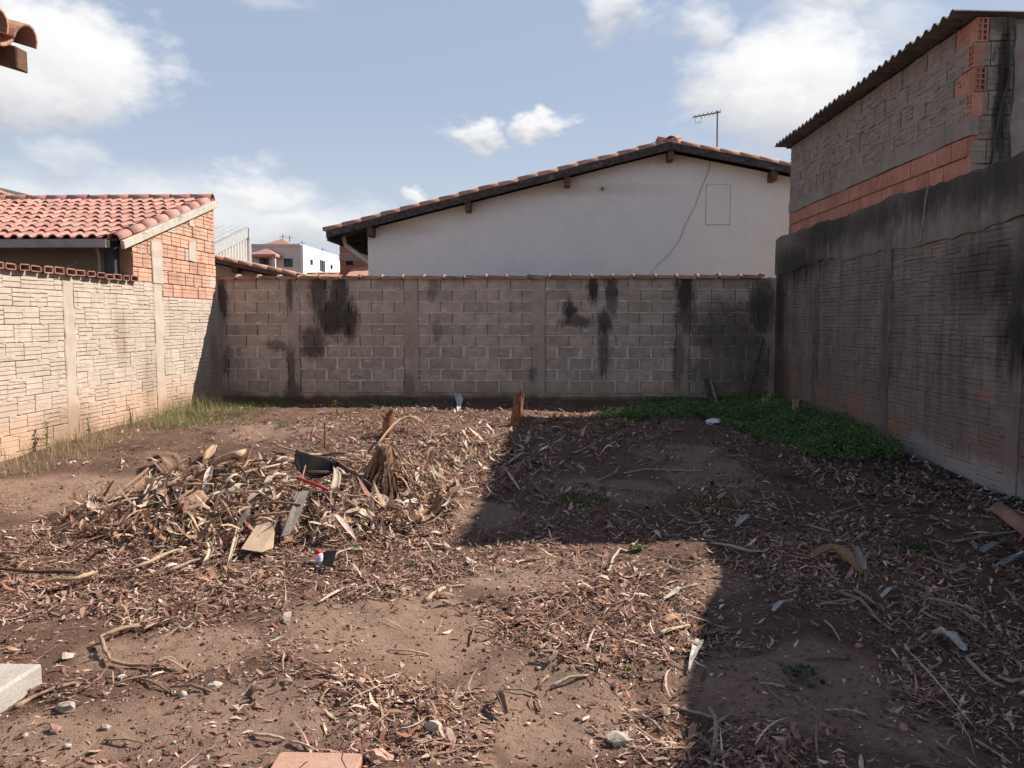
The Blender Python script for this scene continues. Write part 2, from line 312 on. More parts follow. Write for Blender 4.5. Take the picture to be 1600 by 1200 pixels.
BARE = [(620, 985, 190, 58), (340, 1120, 230, 75), (100, 1150, 140, 60), (860, 1100, 150, 75), (1240, 1062, 180, 70), (110, 765, 190, 30), (820, 897, 120, 26), (755, 800, 60, 22), (440, 668, 90, 15), (1110, 745, 75, 24), (950, 762, 90, 18), (260, 1015, 150, 28), (1120, 905, 70, 22), (700, 1190, 100, 30), (1060, 705, 80, 16), (1400, 1130, 90, 50)]

# ------------------------------------------------------------------ geometry helpers
COL = sc.collection
class MB:
    def __init__(s): s.v = []; s.f = []; s.c = []
    def add(s, vs, fs, c=None):
        k = len(s.v); s.v += [tuple(map(float, q)) for q in vs]; s.f += [tuple(i+k for i in f) for f in fs]
        s.c += [c]*len(vs)
    def box(s, lo, hi):
        (a, b, c), (d_, e, f) = lo, hi
        s.add([(a, b, c), (d_, b, c), (d_, e, c), (a, e, c), (a, b, f), (d_, b, f), (d_, e, f), (a, e, f)],
              [(0, 3, 2, 1), (4, 5, 6, 7), (0, 1, 5, 4), (1, 2, 6, 5), (2, 3, 7, 6), (3, 0, 4, 7)])
    def prism(s, poly, axis, a, b):
        """polygon extruded along an axis; poly in the other two coordinates in order"""
        def p(q, t): return {'x': (t, q[0], q[1]), 'y': (q[0], t, q[1]), 'z': (q[0], q[1], t)}[axis]
        n = len(poly); vs = [p(q, a) for q in poly]+[p(q, b) for q in poly]
        fs = [tuple(range(n)), tuple(range(2*n-1, n-1, -1))]+[(i, i+n, (i+1) % n+n, (i+1) % n) for i in range(n)]
        s.add(vs, fs)
    def bar(s, p, q, w_, h_, up=(0, 0, 1)):
        p = Vector(p); q = Vector(q); d_ = (q-p).normalized(); u_ = Vector(up); sd = d_.cross(u_).normalized(); u_ = sd.cross(d_)
        vs = []
        for e in (p, q):
            for a, b in ((-1, -1), (1, -1), (1, 1), (-1, 1)): vs.append(e+sd*a*w_/2+u_*b*h_/2)
        s.add(vs, [(0, 3, 2, 1), (4, 5, 6, 7), (0, 1, 5, 4), (1, 2, 6, 5), (2, 3, 7, 6), (3, 0, 4, 7)])
    def tube(s, pts, rad, n=6, c=None, cap=True):
        pts = [Vector(p) for p in pts]; k = len(pts)
        if not hasattr(rad, '__len__'): rad = [rad]*k
        vs = []; fs = []; ref = Vector((.3, .2, 1)).normalized()
        for i, p in enumerate(pts):
            d_ = (pts[min(i+1, k-1)]-pts[max(i-1, 0)]).normalized()
            if abs(d_.dot(ref)) > .95: r2 = Vector((1, .1, 0))
            else: r2 = ref
            a = d_.cross(r2).normalized(); b = a.cross(d_)
            for j in range(n):
                t = 2*math.pi*j/n; vs.append(p+(a*math.cos(t)+b*math.sin(t))*rad[i])
        for i in range(k-1):
            for j in range(n): fs.append((i*n+j, i*n+(j+1) % n, (i+1)*n+(j+1) % n, (i+1)*n+j))
        if cap: fs += [tuple(range(n-1, -1, -1)), tuple((k-1)*n+j for j in range(n))]
        s.add(vs, fs, c)
    def mesh(s, name, m=None, smooth=False, fix=True):
        me = bpy.data.meshes.new(name); me.from_pydata(s.v, [], s.f)
        if any(q is not None for q in s.c):
            a = me.color_attributes.new('tint', 'FLOAT_COLOR', 'POINT')
            arr = np.array([(*(q or (.3, .2, .1)), 1) for q in s.c], np.float32).ravel(); a.data.foreach_set('color', arr)
        if smooth: me.polygons.foreach_set('use_smooth', [True]*len(me.polygons))
        if fix and len(s.f) < 20000:
            bm = bmesh.new(); bm.from_mesh(me); bmesh.ops.recalc_face_normals(bm, faces=bm.faces[:]); bm.to_mesh(me); bm.free()
        if m: me.materials.append(M[m] if isinstance(m, str) else m)
        return me
    def build(s, name, m, parent=None, smooth=False, fix=True): return link(name, s.mesh(name, m, smooth, fix), parent)
def link(name, me, parent=None, loc=None, rot=None, scale=None):
    o = bpy.data.objects.new(name, me); COL.objects.link(o)
    if parent is not None: o.parent = parent; o.matrix_parent_inverse = Matrix.Translation(parent.location).inverted()
    if loc is not None: o.location = loc
    if rot is not None: o.rotation_euler = rot
    if scale is not None: o.scale = scale
    return o
def tag(o, label, cat, group=None):
    o['label'] = label; o['category'] = cat
    if group: o['group'] = group
    return o
def thing(name, label, cat, loc=(0, 0, 0), group=None):
    return tag(link(name, None, None, tuple(map(float, loc))), label, cat, group)
def stuff(o): o['kind'] = 'stuff'; return o
def bevel(o, wd, seg=1):
    b = o.modifiers.new('bevel', 'BEVEL'); b.width = wd; b.segments = seg; b.limit_method = 'ANGLE'; return o

# ------------------------------------------------------------------ ground
def make_ground():
    xs = np.concatenate([[-900, -300, -120, -50, -25, -14, -9, -7, -6.3], np.arange(-6, 4.3, .034), [4.6, 5.5, 8, 14, 25, 50, 120, 300, 900]])
    near = np.arange(2.0, 5.0, .024); mid = np.arange(5.0, 9, .034); far = np.arange(9, 14.1, .05)
    ys = np.concatenate([[-900, -300, -100, -40, -15, -6, -2, 0, 1, 1.6], near, mid, far, [14.6, 16, 19, 25, 40, 70, 130, 300, 900, 1600]])
    X, Y = np.meshgrid(xs, ys); Z = hgt(X, Y); nx, ny = len(xs), len(ys)
    V = np.stack([X, Y, Z], -1).reshape(-1, 3)
    i = np.arange(nx-1)[None, :]; j = np.arange(ny-1)[:, None]; a = (j*nx+i)
    Q = np.stack([a, a+1, a+1+nx, a+nx], -1).reshape(-1, 4)
    me = bpy.data.meshes.new('ground'); me.vertices.add(len(V)); me.vertices.foreach_set('co', V.ravel())
    me.loops.add(Q.size); me.loops.foreach_set('vertex_index', Q.ravel().astype(np.int32))
    me.polygons.add(len(Q)); me.polygons.foreach_set('loop_start', np.arange(0, Q.size, 4, dtype=np.int32)); me.polygons.foreach_set('loop_total', np.full(len(Q), 4, np.int32))
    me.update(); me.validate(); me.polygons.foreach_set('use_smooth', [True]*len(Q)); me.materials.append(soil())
    o = link('ground', me); o['kind'] = 'structure'; return o
make_ground()

# ------------------------------------------------------------------ masonry pieces
def slab_piece(lx, lz, depth, seed, jit=.004, nx=5, nz=3, m='block'):
    """a block: front face (y=0) with chipped uneven outline, body going back to y=depth; origin at front centre"""
    r = random.Random(seed); mb = MB(); vs = []; fs = []
    for k in range(nz):
        for i in range(nx):
            x = -lx/2+lx*i/(nx-1); z = -lz/2+lz*k/(nz-1); edge = i in (0, nx-1) or k in (0, nz-1)
            vs.append((x+r.uniform(-jit, jit)*(1 if edge else .5), (r.uniform(.002, .007) if edge else r.uniform(-.001, .002)), z+r.uniform(-jit, jit)))
    for k in range(nz-1):
        for i in range(nx-1): a = k*nx+i; fs.append((a, a+1, a+1+nx, a+nx))
    ring = [i for i in range(nx)]+[k*nx+nx-1 for k in range(1, nz)]+[(nz-1)*nx+i for i in range(nx-2, -1, -1)]+[k*nx for k in range(nz-2, 0, -1)]
    b0 = len(vs)
    for q in (( -lx/2, -lz/2), (lx/2, -lz/2), (lx/2, lz/2), (-lx/2, lz/2)): vs.append((q[0], depth, q[1]))
    cor = [0, nx-1, nx*nz-1, (nz-1)*nx]
    for c in range(4):
        a = ring.index(cor[c]); b = ring.index(cor[(c+1) % 4]); seg = ring[a:b+1] if b > a else ring[a:]+[ring[0]]
        fs.append(tuple(reversed(seg))+(b0+c, b0+(c+1) % 4))
    mb.add(vs, fs); return mb.mesh('block', m)
def grooved_piece(lx, lz, depth, seed, grooves=3, gd=.006, gw=.011, vertical=False, m='wash_brick', rough=.0025):
    """hollow clay brick: scored face at y=0"""
    r = random.Random(seed); mb = MB(); prof = []; L = lx if vertical else lz; W_ = lz if vertical else lx
    prof.append((-L/2, .005)); prof.append((-L/2+.006, 0))
    for g in range(grooves):
        c = -L/2+L*(g+1)/(grooves+1)+r.uniform(-.006, .006); dd = gd*r.uniform(.3, 1.25)
        prof += [(c-gw/2, 0), (c-gw/4, dd), (c+gw/4, dd), (c+gw/2, 0)]
    prof += [(L/2-.006, 0), (L/2, .005)]
    n = len(prof); vs = []
    for e in (-1, 1):
        for (p, y) in prof:
            q = e*(W_/2-r.uniform(0, .006)); y2 = y+r.uniform(0, rough)
            vs.append((p, y2, q) if vertical else (q, y2, p))
    fs = [(i, i+1, n+i+1, n+i) for i in range(n-1)]
    b0 = len(vs)
    for q in ((-lx/2, -lz/2), (lx/2, -lz/2), (lx/2, lz/2), (-lx/2, lz/2)): vs.append((q[0]*.99, depth, q[1]*.99))
    if vertical: fs += [(b0, b0+3)+(n, 0), (b0+2, b0+1)+(n-1, 2*n-1), tuple(range(n-1, -1, -1))+(b0, b0+1), tuple(range(n, 2*n))+(b0+2, b0+3)]
    else: fs += [(b0, b0+1)+(n, 0), (b0+2, b0+3)+(n-1, 2*n-1), tuple(range(n))+(b0+3, b0), tuple(range(2*n-1, n-1, -1))+(b0+1, b0+2)]
    mb.add(vs, fs); return mb.mesh('brick', m)
def smears(name, n, a0, a1, z0, z1, place, m, parent, size=(.03, .12), proud=.006, seed=3, keep=None, zsnap=None):
    """dabs of cement smeared over the joints; place(a, z, off) -> point"""
    r = random.Random(seed); mb = MB()
    for _ in range(n):
        a = r.uniform(a0, a1); z = r.uniform(z0, z1)
        if zsnap and r.random() < .42: z = zsnap[0]+round((z-zsnap[0])/zsnap[1])*zsnap[1]+r.uniform(-.015, .015)
        if keep and not keep(a, z): continue
        sa = r.uniform(*size); sz = sa*r.uniform(.13, .32); k = 8; ph = r.random()
        vs = [place(a, z, proud*r.uniform(.4, 1))]
        for j in range(k):
            t = 2*math.pi*(j+ph)/k; q = r.uniform(.55, 1.15); vs.append(place(a+sa*q*math.cos(t), z+sz*q*math.sin(t), proud*.35))
        for j in range(k):
            t = 2*math.pi*(j+ph)/k; q = r.uniform(1.0, 1.25); vs.append(place(a+sa*q*math.cos(t), z+sz*q*math.sin(t), -.008))
        mb.add(vs, [(0, 1+j, 1+(j+1) % k) for j in range(k)]+[(1+j, 1+k+j, 1+k+(j+1) % k, 1+(j+1) % k) for j in range(k)])
    return stuff(mb.build(name, m, parent))
def rough_column(name, m, parent, axis, a0, a1, z0, z1, face, back, seed=1, jit=.012, proud=.012, step=.12):
    """cast concrete pillar with wavering edges; axis 'x': face is a y plane, axis 'y': face is an x plane"""
    r = random.Random(seed); n = max(2, int((z1-z0)/step)); mb = MB(); vs = []; sgn = 1 if back > face else -1
    for k in range(n+1):
        z = z0+(z1-z0)*k/n; l = a0+r.uniform(-jit, jit); q = a1+r.uniform(-jit, jit); p = face-sgn*proud+sgn*r.uniform(-.004, .004)
        for (a, f_) in ((l, back), (l, p+sgn*.006), (l+.02, p), (q-.02, p), (q, p+sgn*.006), (q, back)):
            vs.append((a, f_, z) if axis == 'x' else (f_, a, z))
    fs = [(k*6+i, k*6+i+1, k*6+6+i+1, k*6+6+i) for k in range(n) for i in range(5)]+[(k*6+5, k*6, k*6+6, k*6+11) for k in range(n)]
    fs += [tuple(range(6)), tuple(n*6+i for i in range(6))]
    mb.add(vs, fs); return mb.build(name, m, parent)

# ------------------------------------------------------------------ back wall of concrete blocks
YB, XL, XR = 13.9, -5.78, 4.02
def back_wall():
    t = thing('block_wall', 'unfinished grey concrete block wall across the back with clay tile coping and black stains', 'wall', ((XL+XR)/2, YB, 0))
    mb = MB(); mb.box((XL-.05, YB+.045, -.2), (XR+.05, YB+.15, 2.17)); mb.build('core', 'mortar', t)
    mb = MB(); vs = []; n = 60
    for i in range(n+1):
        x = XL-.02+(XR-XL+.04)*i/n; w_ = .022*vnoise(x*2, 0, 9); 
        vs += [(x, YB-.03+w_, -.2), (x, YB-.028+w_*.7, .10+.05*float(vnoise(x*1.7, 3, 5))), (x, YB+.01, .165), (x, YB+.08, .172)]
    mb.add(vs, [(i*4+j, i*4+4+j, i*4+5+j, i*4+1+j) for i in range(n) for j in range(3)]); mb.build('footing', 'column_back', t)
    cols = [(-5.82, -5.66), (-4.56, -4.34), (-2.47, -2.22), (-.20, .03), (2.31, 2.54), (3.92, 4.05)]
    for i, (a, b) in enumerate(cols): rough_column('pillar', 'column_back', t, 'x', a, b, -.15, 2.172, YB, YB+.12, 20+i, .016, .007)
    full = [slab_piece(.398, .188, .12, s) for s in range(6)]
    low = [slab_piece(.362, .180, .12, 50+s, .006) for s in range(4)]
    bays = [(cols[i][1], cols[i+1][0]) for i in range(5)]
    mbH = MB(); mbV = MB(); r = random.Random(5)
    for k in range(10):
        z = .18+.2*k+.095; off = -5.52 if k % 2 == 1 else -5.315
        for (b0, b1) in bays:
            e = [b0]+[off+.411*i for i in range(-2, 26) if b0+.06 < off+.411*i < b1-.06]+[b1]
            for a, b in zip(e[:-1], e[1:]):
                me = r.choice(low if k < 4 else full); wd = .405
                link('block', me, t, ((a+b)/2+r.uniform(-.003, .003), YB+r.uniform(-.004, .004), z+r.uniform(-.003, .003)), (r.uniform(-.006, .006), r.uniform(-.006, .006), 0), ((b-a)/.411, 1, 1))
                if k < 4 and b < b1-.01:
                    ww = r.uniform(.018, .034)
                    mbV.add([(b-ww, YB-.003, z-.1), (b+ww*r.uniform(.5, 1), YB-.003, z-.1), (b+ww*r.uniform(.4, 1), YB-.004, z+.1), (b-ww*r.uniform(.4, 1), YB-.004, z+.1)], [(0, 1, 2, 3)])
            zz = z-.1; nn = int((b1-b0)/.05)
            vs = []
            for i in range(nn+1):
                x = b0+(b1-b0)*i/nn; hh = r.uniform(.006, .017)
                vs += [(x, YB+.03, zz-hh-.004), (x, YB+r.uniform(-.010, .0), zz-hh*.6), (x, YB+r.uniform(-.010, .002), zz+hh*.6), (x, YB+.03, zz+hh+.004)]
            mbH.add(vs, [(i*4+j, i*4+4+j, i*4+5+j, i*4+1+j) for i in range(nn) for j in range(3)])
    stuff(mbH.build('mortar_bed', 'mortar', t)); stuff(mbV.build('mortar_joint', 'mortar', t))
    smears('mortar_smear', 420, XL+.1, XR-.1, .2, 2.15, lambda a, z, o: (a, YB-o, z), 'mortar', t, (.015, .06), .007, 8, zsnap=(.18, .2))
    # coping of clay tiles, each lapping the next
    mb = MB(); n = 8; vs = []
    for e, (s_, dz) in ((0, (1.0, .0)), (.335, (.86, -.006)), (.335, (1.0, .014)), (.385, (1.05, .018))):
        for j in range(n+1):
            a = math.pi*j/n; vs.append((e, -math.cos(a)*.135*s_, math.sin(a)*.066*s_+dz))
    m0 = n+1
    fs = [(q*m0+j, q*m0+j+1, q*m0+m0+j+1, q*m0+m0+j) for q in range(3) for j in range(n)]+[tuple(range(m0)), tuple(range(3*m0, 4*m0))]
    mb.add(vs, fs); me = mb.mesh('coping_tile', 'cap_tile', True)
    x = XL-.02
    while x < 3.75:
        link('coping_tile', me, t, (x, YB+.06+r.uniform(-.012, .012), 2.168+r.uniform(-.004, .006)), (0, r.uniform(-.018, .012), r.uniform(-.03, .03)), (r.uniform(.97, 1.02), 1, r.uniform(.92, 1.1)))
        x += .368
back_wall()

# ------------------------------------------------------------------ left boundary wall and the brick annex behind it
def left_wall():
    t = thing('boundary_wall', 'sunlit pale cement washed brick wall along the dry grass, with row of clay pieces on top', 'wall', (XL, 10, 0))
    cols = [(9.30, 9.53), (11.52, 11.80), (13.72, 13.9)]
    mb = MB(); mb.prism([(1.5, -.5), (13.96, -.5), (13.96, 1.8), (11.7, 1.8), (11.7, 1.99), (1.5, 1.99)], 'x', XL-.02, XL-.16); mb.build('core', 'wash_joint', t)
    mb = MB(); mb.box((XL-.03, 1.5, -.5), (XL+.005, 6.5, 1.985)); mb.build('render', 'wash', t)
    for i, (a, b) in enumerate(cols): rough_column('pillar', 'wash', t, 'y', a, b, -.2, 1.99 if i == 0 else (1.8 if i == 2 else 2.0), XL, XL-.12, 40+i, .02, .006)
    var = [grooved_piece(.298, .193, .11, s, random.Random(s).choice((2, 3, 3)), .012, .012, rough=.0015) for s in range(10)]
    r = random.Random(11)
    for k in range(11):
        z = -.2+.2*k+.1; off = 0 if k % 2 else .15
        if k == 10: bays = [(6.5, 9.30), (9.53, 11.52)]
        else: bays = [(6.5, 9.30), (9.53, 11.52), (11.80, 13.72)]
        for (b0, b1) in bays:
            e = [b0]+[off+.3*i for i in range(20, 48) if b0+.06 < off+.3*i < b1-.06]+[b1]
            for a, b in zip(e[:-1], e[1:]):
                link('brick', r.choice(var), t, (XL+r.uniform(-.003, .002), (a+b)/2, z+r.uniform(-.002, .002)), (r.uniform(-.006, .006), r.uniform(-.004, .004), R(90)), ((b-a)/.3, 1, 1))
    smears('cement_smear', 600, 6.6, 13.8, -.05, 1.95, lambda a, z, o: (XL+o, a, z), 'wash', t, (.02, .09), .004, 4, keep=lambda a, z: z < 1.78 or a < 11.6, zsnap=(-.2, .2))
    # clay pieces laid across the top, open ends towards the yard
    mb = MB(); W_, H_ = .1, .085
    for (x0, x1, z0, z1) in ((-W_, W_, H_-.014, H_), (-W_, -W_+.016, 0, H_), (W_-.016, W_, 0, H_), (-W_, W_, 0, .012)): mb.box((x0, 0, z0), (x1, .26, z1))
    me = mb.mesh('coping_piece', 'cap_tile')
    y = 6.6
    while y < 10.95:
        link('coping_piece', me, t, (XL+.06+r.uniform(-.012, .012), y, 1.985+r.uniform(-.004, .012)), (r.uniform(-.03, .03), r.uniform(-.04, .04), R(90)+r.uniform(-.05, .05)), (r.uniform(.8, .95), 1, r.uniform(.8, 1.0)))
        y += .215
    return t
left_wall()

def tile_mesh(m, w_=.19, ln=.4, nm='roof_tile'):
    """S-shaped clay tile: x across, y up the slope; origin at lower end"""
    prof = [(-w_*.5, .004), (-w_*.28, 0), (-w_*.1, .006), (0, .026), (w_*.13, .042), (w_*.27, .045), (w_*.41, .036), (w_*.52, .008)]
    n = len(prof); vs = []
    for (y, dz, sc_) in ((0, .018, 1.0), (ln, 0, .93)): vs += [(x*sc_, y, z+dz) for x, z in prof]
    vs += [(x*.97, 0.002, z+.018-.016) for x, z in prof]
    mb = MB(); mb.add(vs, [(i, i+1, n+i+1, n+i) for i in range(n-1)]+[(i, 2*n+i, 2*n+i+1, i+1) for i in range(n-1)])
    return mb.mesh(nm, m, False, False)
def barrel_mesh(m, rad=.1, ln=.4, nm='ridge_tile', taper=.82, arc=math.pi):
    mb = MB(); n = 8; vs = []
    for (y, s_) in ((0, 1), (ln, taper)):
        for j in range(n+1): a = (math.pi-arc)/2+arc*j/n; vs.append((-math.cos(a)*rad*s_, y, math.sin(a)*rad*s_))
    for j in range(n+1): a = (math.pi-arc)/2+arc*j/n; vs.append((-math.cos(a)*(rad-.014), 0, math.sin(a)*(rad-.014)))
    for j in range(n+1): a = (math.pi-arc)/2+arc*j/n; vs.append((-math.cos(a)*(rad*taper-.014), ln, math.sin(a)*(rad*taper-.014)))
    m0 = n+1; fs = []
    for j in range(n): fs += [(j, j+1, m0+j+1, m0+j), (2*m0+j, j, j+1, 2*m0+j+1)[::-1], (2*m0+j, 2*m0+j+1, 3*m0+j+1, 3*m0+j), (m0+j, m0+j+1, 3*m0+j+1, 3*m0+j)]
    mb.add(vs, fs); return mb.mesh(nm, m, True)

def annex():
    y0, z0, y1, z1 = 10.95, 2.57, 13.80, 3.47; sl_ = (z1-z0)/(y1-y0); ang = math.atan(sl_)
    t = thing('brick_annex', 'orange hollow brick annex with sloping red clay tile roof and open shaded front', 'building', (XL-.1, 12.4, 0))
    top = lambda y: z0+(y-y0)*sl_
    mb = MB(); mb.prism([(y0+.02, 1.99), (11.7, 1.99), (11.7, 1.8), (13.78, 1.8), (13.78, top(13.78)), (y0+.02, top(y0))], 'x', XL-.02, XL-.16); mb.build('gable_core', 'orange_joint', t)
    mb = MB(); mb.box((XL-.165, y0+.02, 0), (XL-.30, 13.78, 2.5)); mb.build('wall', 'tan', t)
    rough_column('pillar', 'wash', t, 'y', 11.5, 11.82, 1.995, 2.62, XL, XL-.12, 77, .015, .014)
    var = [grooved_piece(.287, .186, .11, 100+s, 2, .009, .013, m='orange_brick') for s in range(6)]
    wv = [grooved_piece(.287, .186, .11, 130+s, 2, .005, .012, m='wash_brick') for s in range(2)]
    r = random.Random(21)
    for k in range(9):
        z = 1.8+.2*k+.1; off = 0 if k % 2 else .15
        bays = [(y0+.02, 11.5), (11.82, 13.78)] if k < 4 else [(y0+.02, 13.78)]
        for (b0, b1) in bays:
            if k == 0 and b0 < 11.4: continue
            e = [b0]+[off+.3*i for i in range(30, 48) if b0+.06 < off+.3*i < b1-.06]+[b1]
            for a, b in zip(e[:-1], e[1:]):
                zt = min(top(a), top(b))
                if z-.06 > zt: continue
                sz = min(1, (zt-(z-.1))/.2+.12)
                me = r.choice(wv) if r.random() < .05 else r.choice(var)
                link('brick', me, t, (XL+r.uniform(-.005, .005), (a+b)/2, z-.1+.1*sz), (r.uniform(-.01, .01), 0, R(90)), ((b-a)/.3, 1, sz))
    smears('mortar_smear', 60, 11.1, 13.7, 1.85, 3.3, lambda a, z, o: (XL+o, a, z), 'wash', t, (.015, .05), .007, 44, keep=lambda a, z: z < top(a)-.2, zsnap=(1.8, .2))
    mb = MB(); mb.prism([(12.72, 2.42), (12.98, 2.40), (13.0, 2.74), (12.74, 2.72)], 'x', XL-.01, XL+.012); mb.build('cement_patch', 'wash', t)
    mb = MB(); mb.prism([(12.78, 2.98), (12.95, 2.98), (12.95, 3.22), (12.78, 3.22)], 'x', XL-.01, XL+.01); mb.build('cement_patch', 'wash', t)
    # roof
    XE = -10.6; rf = MB(); rf.prism([(y0-.3, top(y0-.3)+.05), (y1+.1, top(y1+.1)+.05), (y1+.1, top(y1+.1)+.08), (y0-.3, top(y0-.3)+.08)], 'x', XE, XL-.05); deck = rf.build('roof', 'wood', t)
    tm = tile_mesh('tile', .195, .42)
    for i in range(26):
        x = XL-.22-.183*i
        for k in range(9):
            yy = y0-.33+.36*math.cos(ang)*k; 
            if yy > y1-.1: continue
            link('roof_tile', tm, deck, (x+r.uniform(-.007, .007), yy+r.uniform(-.012, .012), top(yy)+.085+r.uniform(0, .01)), (ang-.03+r.uniform(-.012, .012), r.uniform(-.02, .02), r.uniform(-.015, .015)))
    bm_ = barrel_mesh('tile', .09, .46, 'verge_tile', .9)
    for k in range(8):
        yy = y0-.34+.39*k*math.cos(ang)
        link('verge_tile', bm_, deck, (XL-.07, yy, top(yy)+.075+r.uniform(0, .008)), (ang+r.uniform(-.015, .015)-.02, 0, r.uniform(-.02, .02)))
    rm = barrel_mesh('tile', .11, .42, 'ridge_tile')
    for k in range(12): link('ridge_tile', rm, deck, (XL-.05-.37*k, y1+.06, top(y1)+.09), (r.uniform(-.02, .02), 0, R(90)))
    mb = MB(); mb.bar((XL+.03, y0-.30, top(y0-.30)-.005), (XL+.03, y1+.06, top(y1+.06)+.005), .05, .115); bevel(mb.build('barge_board', 'white_wood', t), .006)
    mb = MB(); yy = y0-.36; zz = top(y0-.34)+.02
    mb.prism([(yy-.09, zz-.055), (yy+.02, zz-.055), (yy+.02, zz+.05), (yy+.012, zz+.05), (yy+.012, zz-.045), (yy-.08, zz-.045), (yy-.08, zz+.055), (yy-.09, zz+.055)], 'x', XE, XL-.12); mb.build('gutter', 'gutter', t)
    mb = MB(); mb.box((XL-.33, y0-.14, 0), (XL-.18, y0+.0, top(y0)-.02)); bevel(mb.build('post', 'dark_metal', t), .01)
    mb = MB(); mb.tube([(XL-.36, y0-.2, 1.2), (XL-.36, y0-.2, 2.35), (XL-.36, y0-.30, 2.5)], .02, 8); mb.build('downpipe', 'gutter', t, True)
    mb = MB(); mb.box((XE, y0+.28, 0), (XL-.34, y0+.42, top(y0+.2)+.02)); mb.build('front_wall', 'tan', t)
    mb = MB(); mb.tube([(XL-1.7, y0+.27, 2.0), (XL-1.15, y0+.27, 2.2), (XL-.95, y0+.27, 2.28)], .006, 5); mb.build('clothes_line', 'pvc', t)
annex()

# ------------------------------------------------------------------ right boundary wall
def right_wall():
    t = thing('boundary_wall', 'tall dark shaded wall of cement washed brick with black mould along its top', 'wall', (XR, 9, 0))
    HT = 2.86; HB = 2.3
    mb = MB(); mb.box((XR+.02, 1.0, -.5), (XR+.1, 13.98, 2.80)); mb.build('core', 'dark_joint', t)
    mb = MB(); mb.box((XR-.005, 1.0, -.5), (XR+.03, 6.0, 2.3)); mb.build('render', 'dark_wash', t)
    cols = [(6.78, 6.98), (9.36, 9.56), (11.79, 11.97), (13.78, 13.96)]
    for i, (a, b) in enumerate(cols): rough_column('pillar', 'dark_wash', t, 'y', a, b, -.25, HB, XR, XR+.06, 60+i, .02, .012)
    # plastered band with a ragged lower edge and a crumbling top
    mb = MB(); n = 160; vs = []; ys = np.linspace(1.0, 14.0, n+1)
    for y in ys:
        e = HB-.03+.10*float(vnoise(y*1.3, 7, 3))+.05*float(vnoise(y*6, 1, 3)); w_ = XR-.012+.012*float(vnoise(y*3, 2, 6)); tz = HT+.05*float(vnoise(y*2.2, 5, 2))+.035*float(vnoise(y*8, 6, 2))
        if y < 6.5: tz += .62*min(1, (6.5-y)/1.9)  # unseen near end raised, shaped so its shadow edge falls farther out
        vs += [(XR+.03, y, e), (w_, y, e+.012), (w_, y, (e+tz)/2), (w_+.004, y, tz-.02), (w_+.03, y, tz), (XR+.07, y, tz+.012), (XR+.115, y, tz-.01), (XR+.118, y, e)]
    mb.add(vs, [(i*8+j, i*8+8+j, i*8+8+(j+1) % 8, i*8+(j+1) % 8) for i in range(n) for j in range(8)]+[tuple(range(8)), tuple(n*8+j for j in range(8))])
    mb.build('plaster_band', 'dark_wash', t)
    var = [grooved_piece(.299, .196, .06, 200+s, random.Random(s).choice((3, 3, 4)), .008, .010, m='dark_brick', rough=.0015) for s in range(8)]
    r = random.Random(31)
    for k in range(12):
        z = -.1+.2*k+.1; off = .05 if k % 2 else .2; bays = [(6.0, 6.78), (6.98, 9.36), (9.56, 11.79), (11.97, 13.78)]
        for (b0, b1) in bays:
            e = [b0]+[off+.3*i for i in range(16, 48) if b0+.08 < off+.3*i < b1-.08]+[b1]
            for a, b in zip(e[:-1], e[1:]):
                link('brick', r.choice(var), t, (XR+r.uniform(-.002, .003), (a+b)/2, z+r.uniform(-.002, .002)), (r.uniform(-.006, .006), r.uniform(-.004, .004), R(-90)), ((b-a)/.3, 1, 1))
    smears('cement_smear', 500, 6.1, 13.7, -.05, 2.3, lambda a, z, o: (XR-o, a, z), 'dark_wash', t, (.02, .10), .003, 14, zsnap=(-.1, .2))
    mb = MB(); mb.tube([(XR-.005, 8.55, 2.86), (XR-.02, 8.58, 2.7), (XR-.018, 8.6, 2.5), (XR-.02, 8.66, 2.28)], .012, 6); mb.build('root', 'bark', t)
right_wall()

def brick_end(name, m):
    """end of a hollow brick with 2 x 4 square holes; x across .1, z up .225, facing -y"""
    mb = MB(); W_, H_, xs, zs = .115, .225, [], []
    def grid(L, n, wall):
        c = (L-wall*(n+1))/n; e = [-L/2]
        for i in range(n): e += [e[-1]+wall]; e += [e[-1]+c]
        return e+[L/2]
    xs = grid(W_, 2, .016); zs = grid(H_, 4, .013); hole = []
    for i in range(len(xs)-1):
        for k in range(len(zs)-1):
            if i % 2 == 1 and k % 2 == 1: hole.append((xs[i], xs[i+1], zs[k], zs[k+1])); continue
            mb.add([(xs[i], 0, zs[k]), (xs[i+1], 0, zs[k]), (xs[i+1], 0, zs[k+1]), (xs[i], 0, zs[k+1])], [(0, 1, 2, 3)])
    for (a, b, c, e) in hole:
        mb.add([(a, 0, c), (b, 0, c), (b, 0, e), (a, 0, e), (a, .05, c), (b, .05, c), (b, .05, e), (a, .05, e)], [(0, 4, 5, 1), (1, 5, 6, 2), (2, 6, 7, 3), (3, 7, 4, 0)])
    mb.add([(-W_/2, 0, -H_/2), (W_/2, 0, -H_/2), (W_/2, 0, H_/2), (-W_/2, 0, H_/2), (-W_/2, .1, -H_/2), (W_/2, .1, -H_/2), (W_/2, .1, H_/2), (-W_/2, .1, H_/2)], [(0, 4, 5, 1)[::-1], (1, 5, 6, 2)[::-1], (2, 6, 7, 3)[::-1], (3, 7, 4, 0)[::-1]])
    hb = MB()
    for (a, b, c, e) in hole: hb.add([(a, .049, c), (b, .049, c), (b, .049, e), (a, .049, e)], [(0, 1, 2, 3)])
    return mb.mesh(name, m, False, False), hb.mesh('hole_depth', 'hole', False, False)

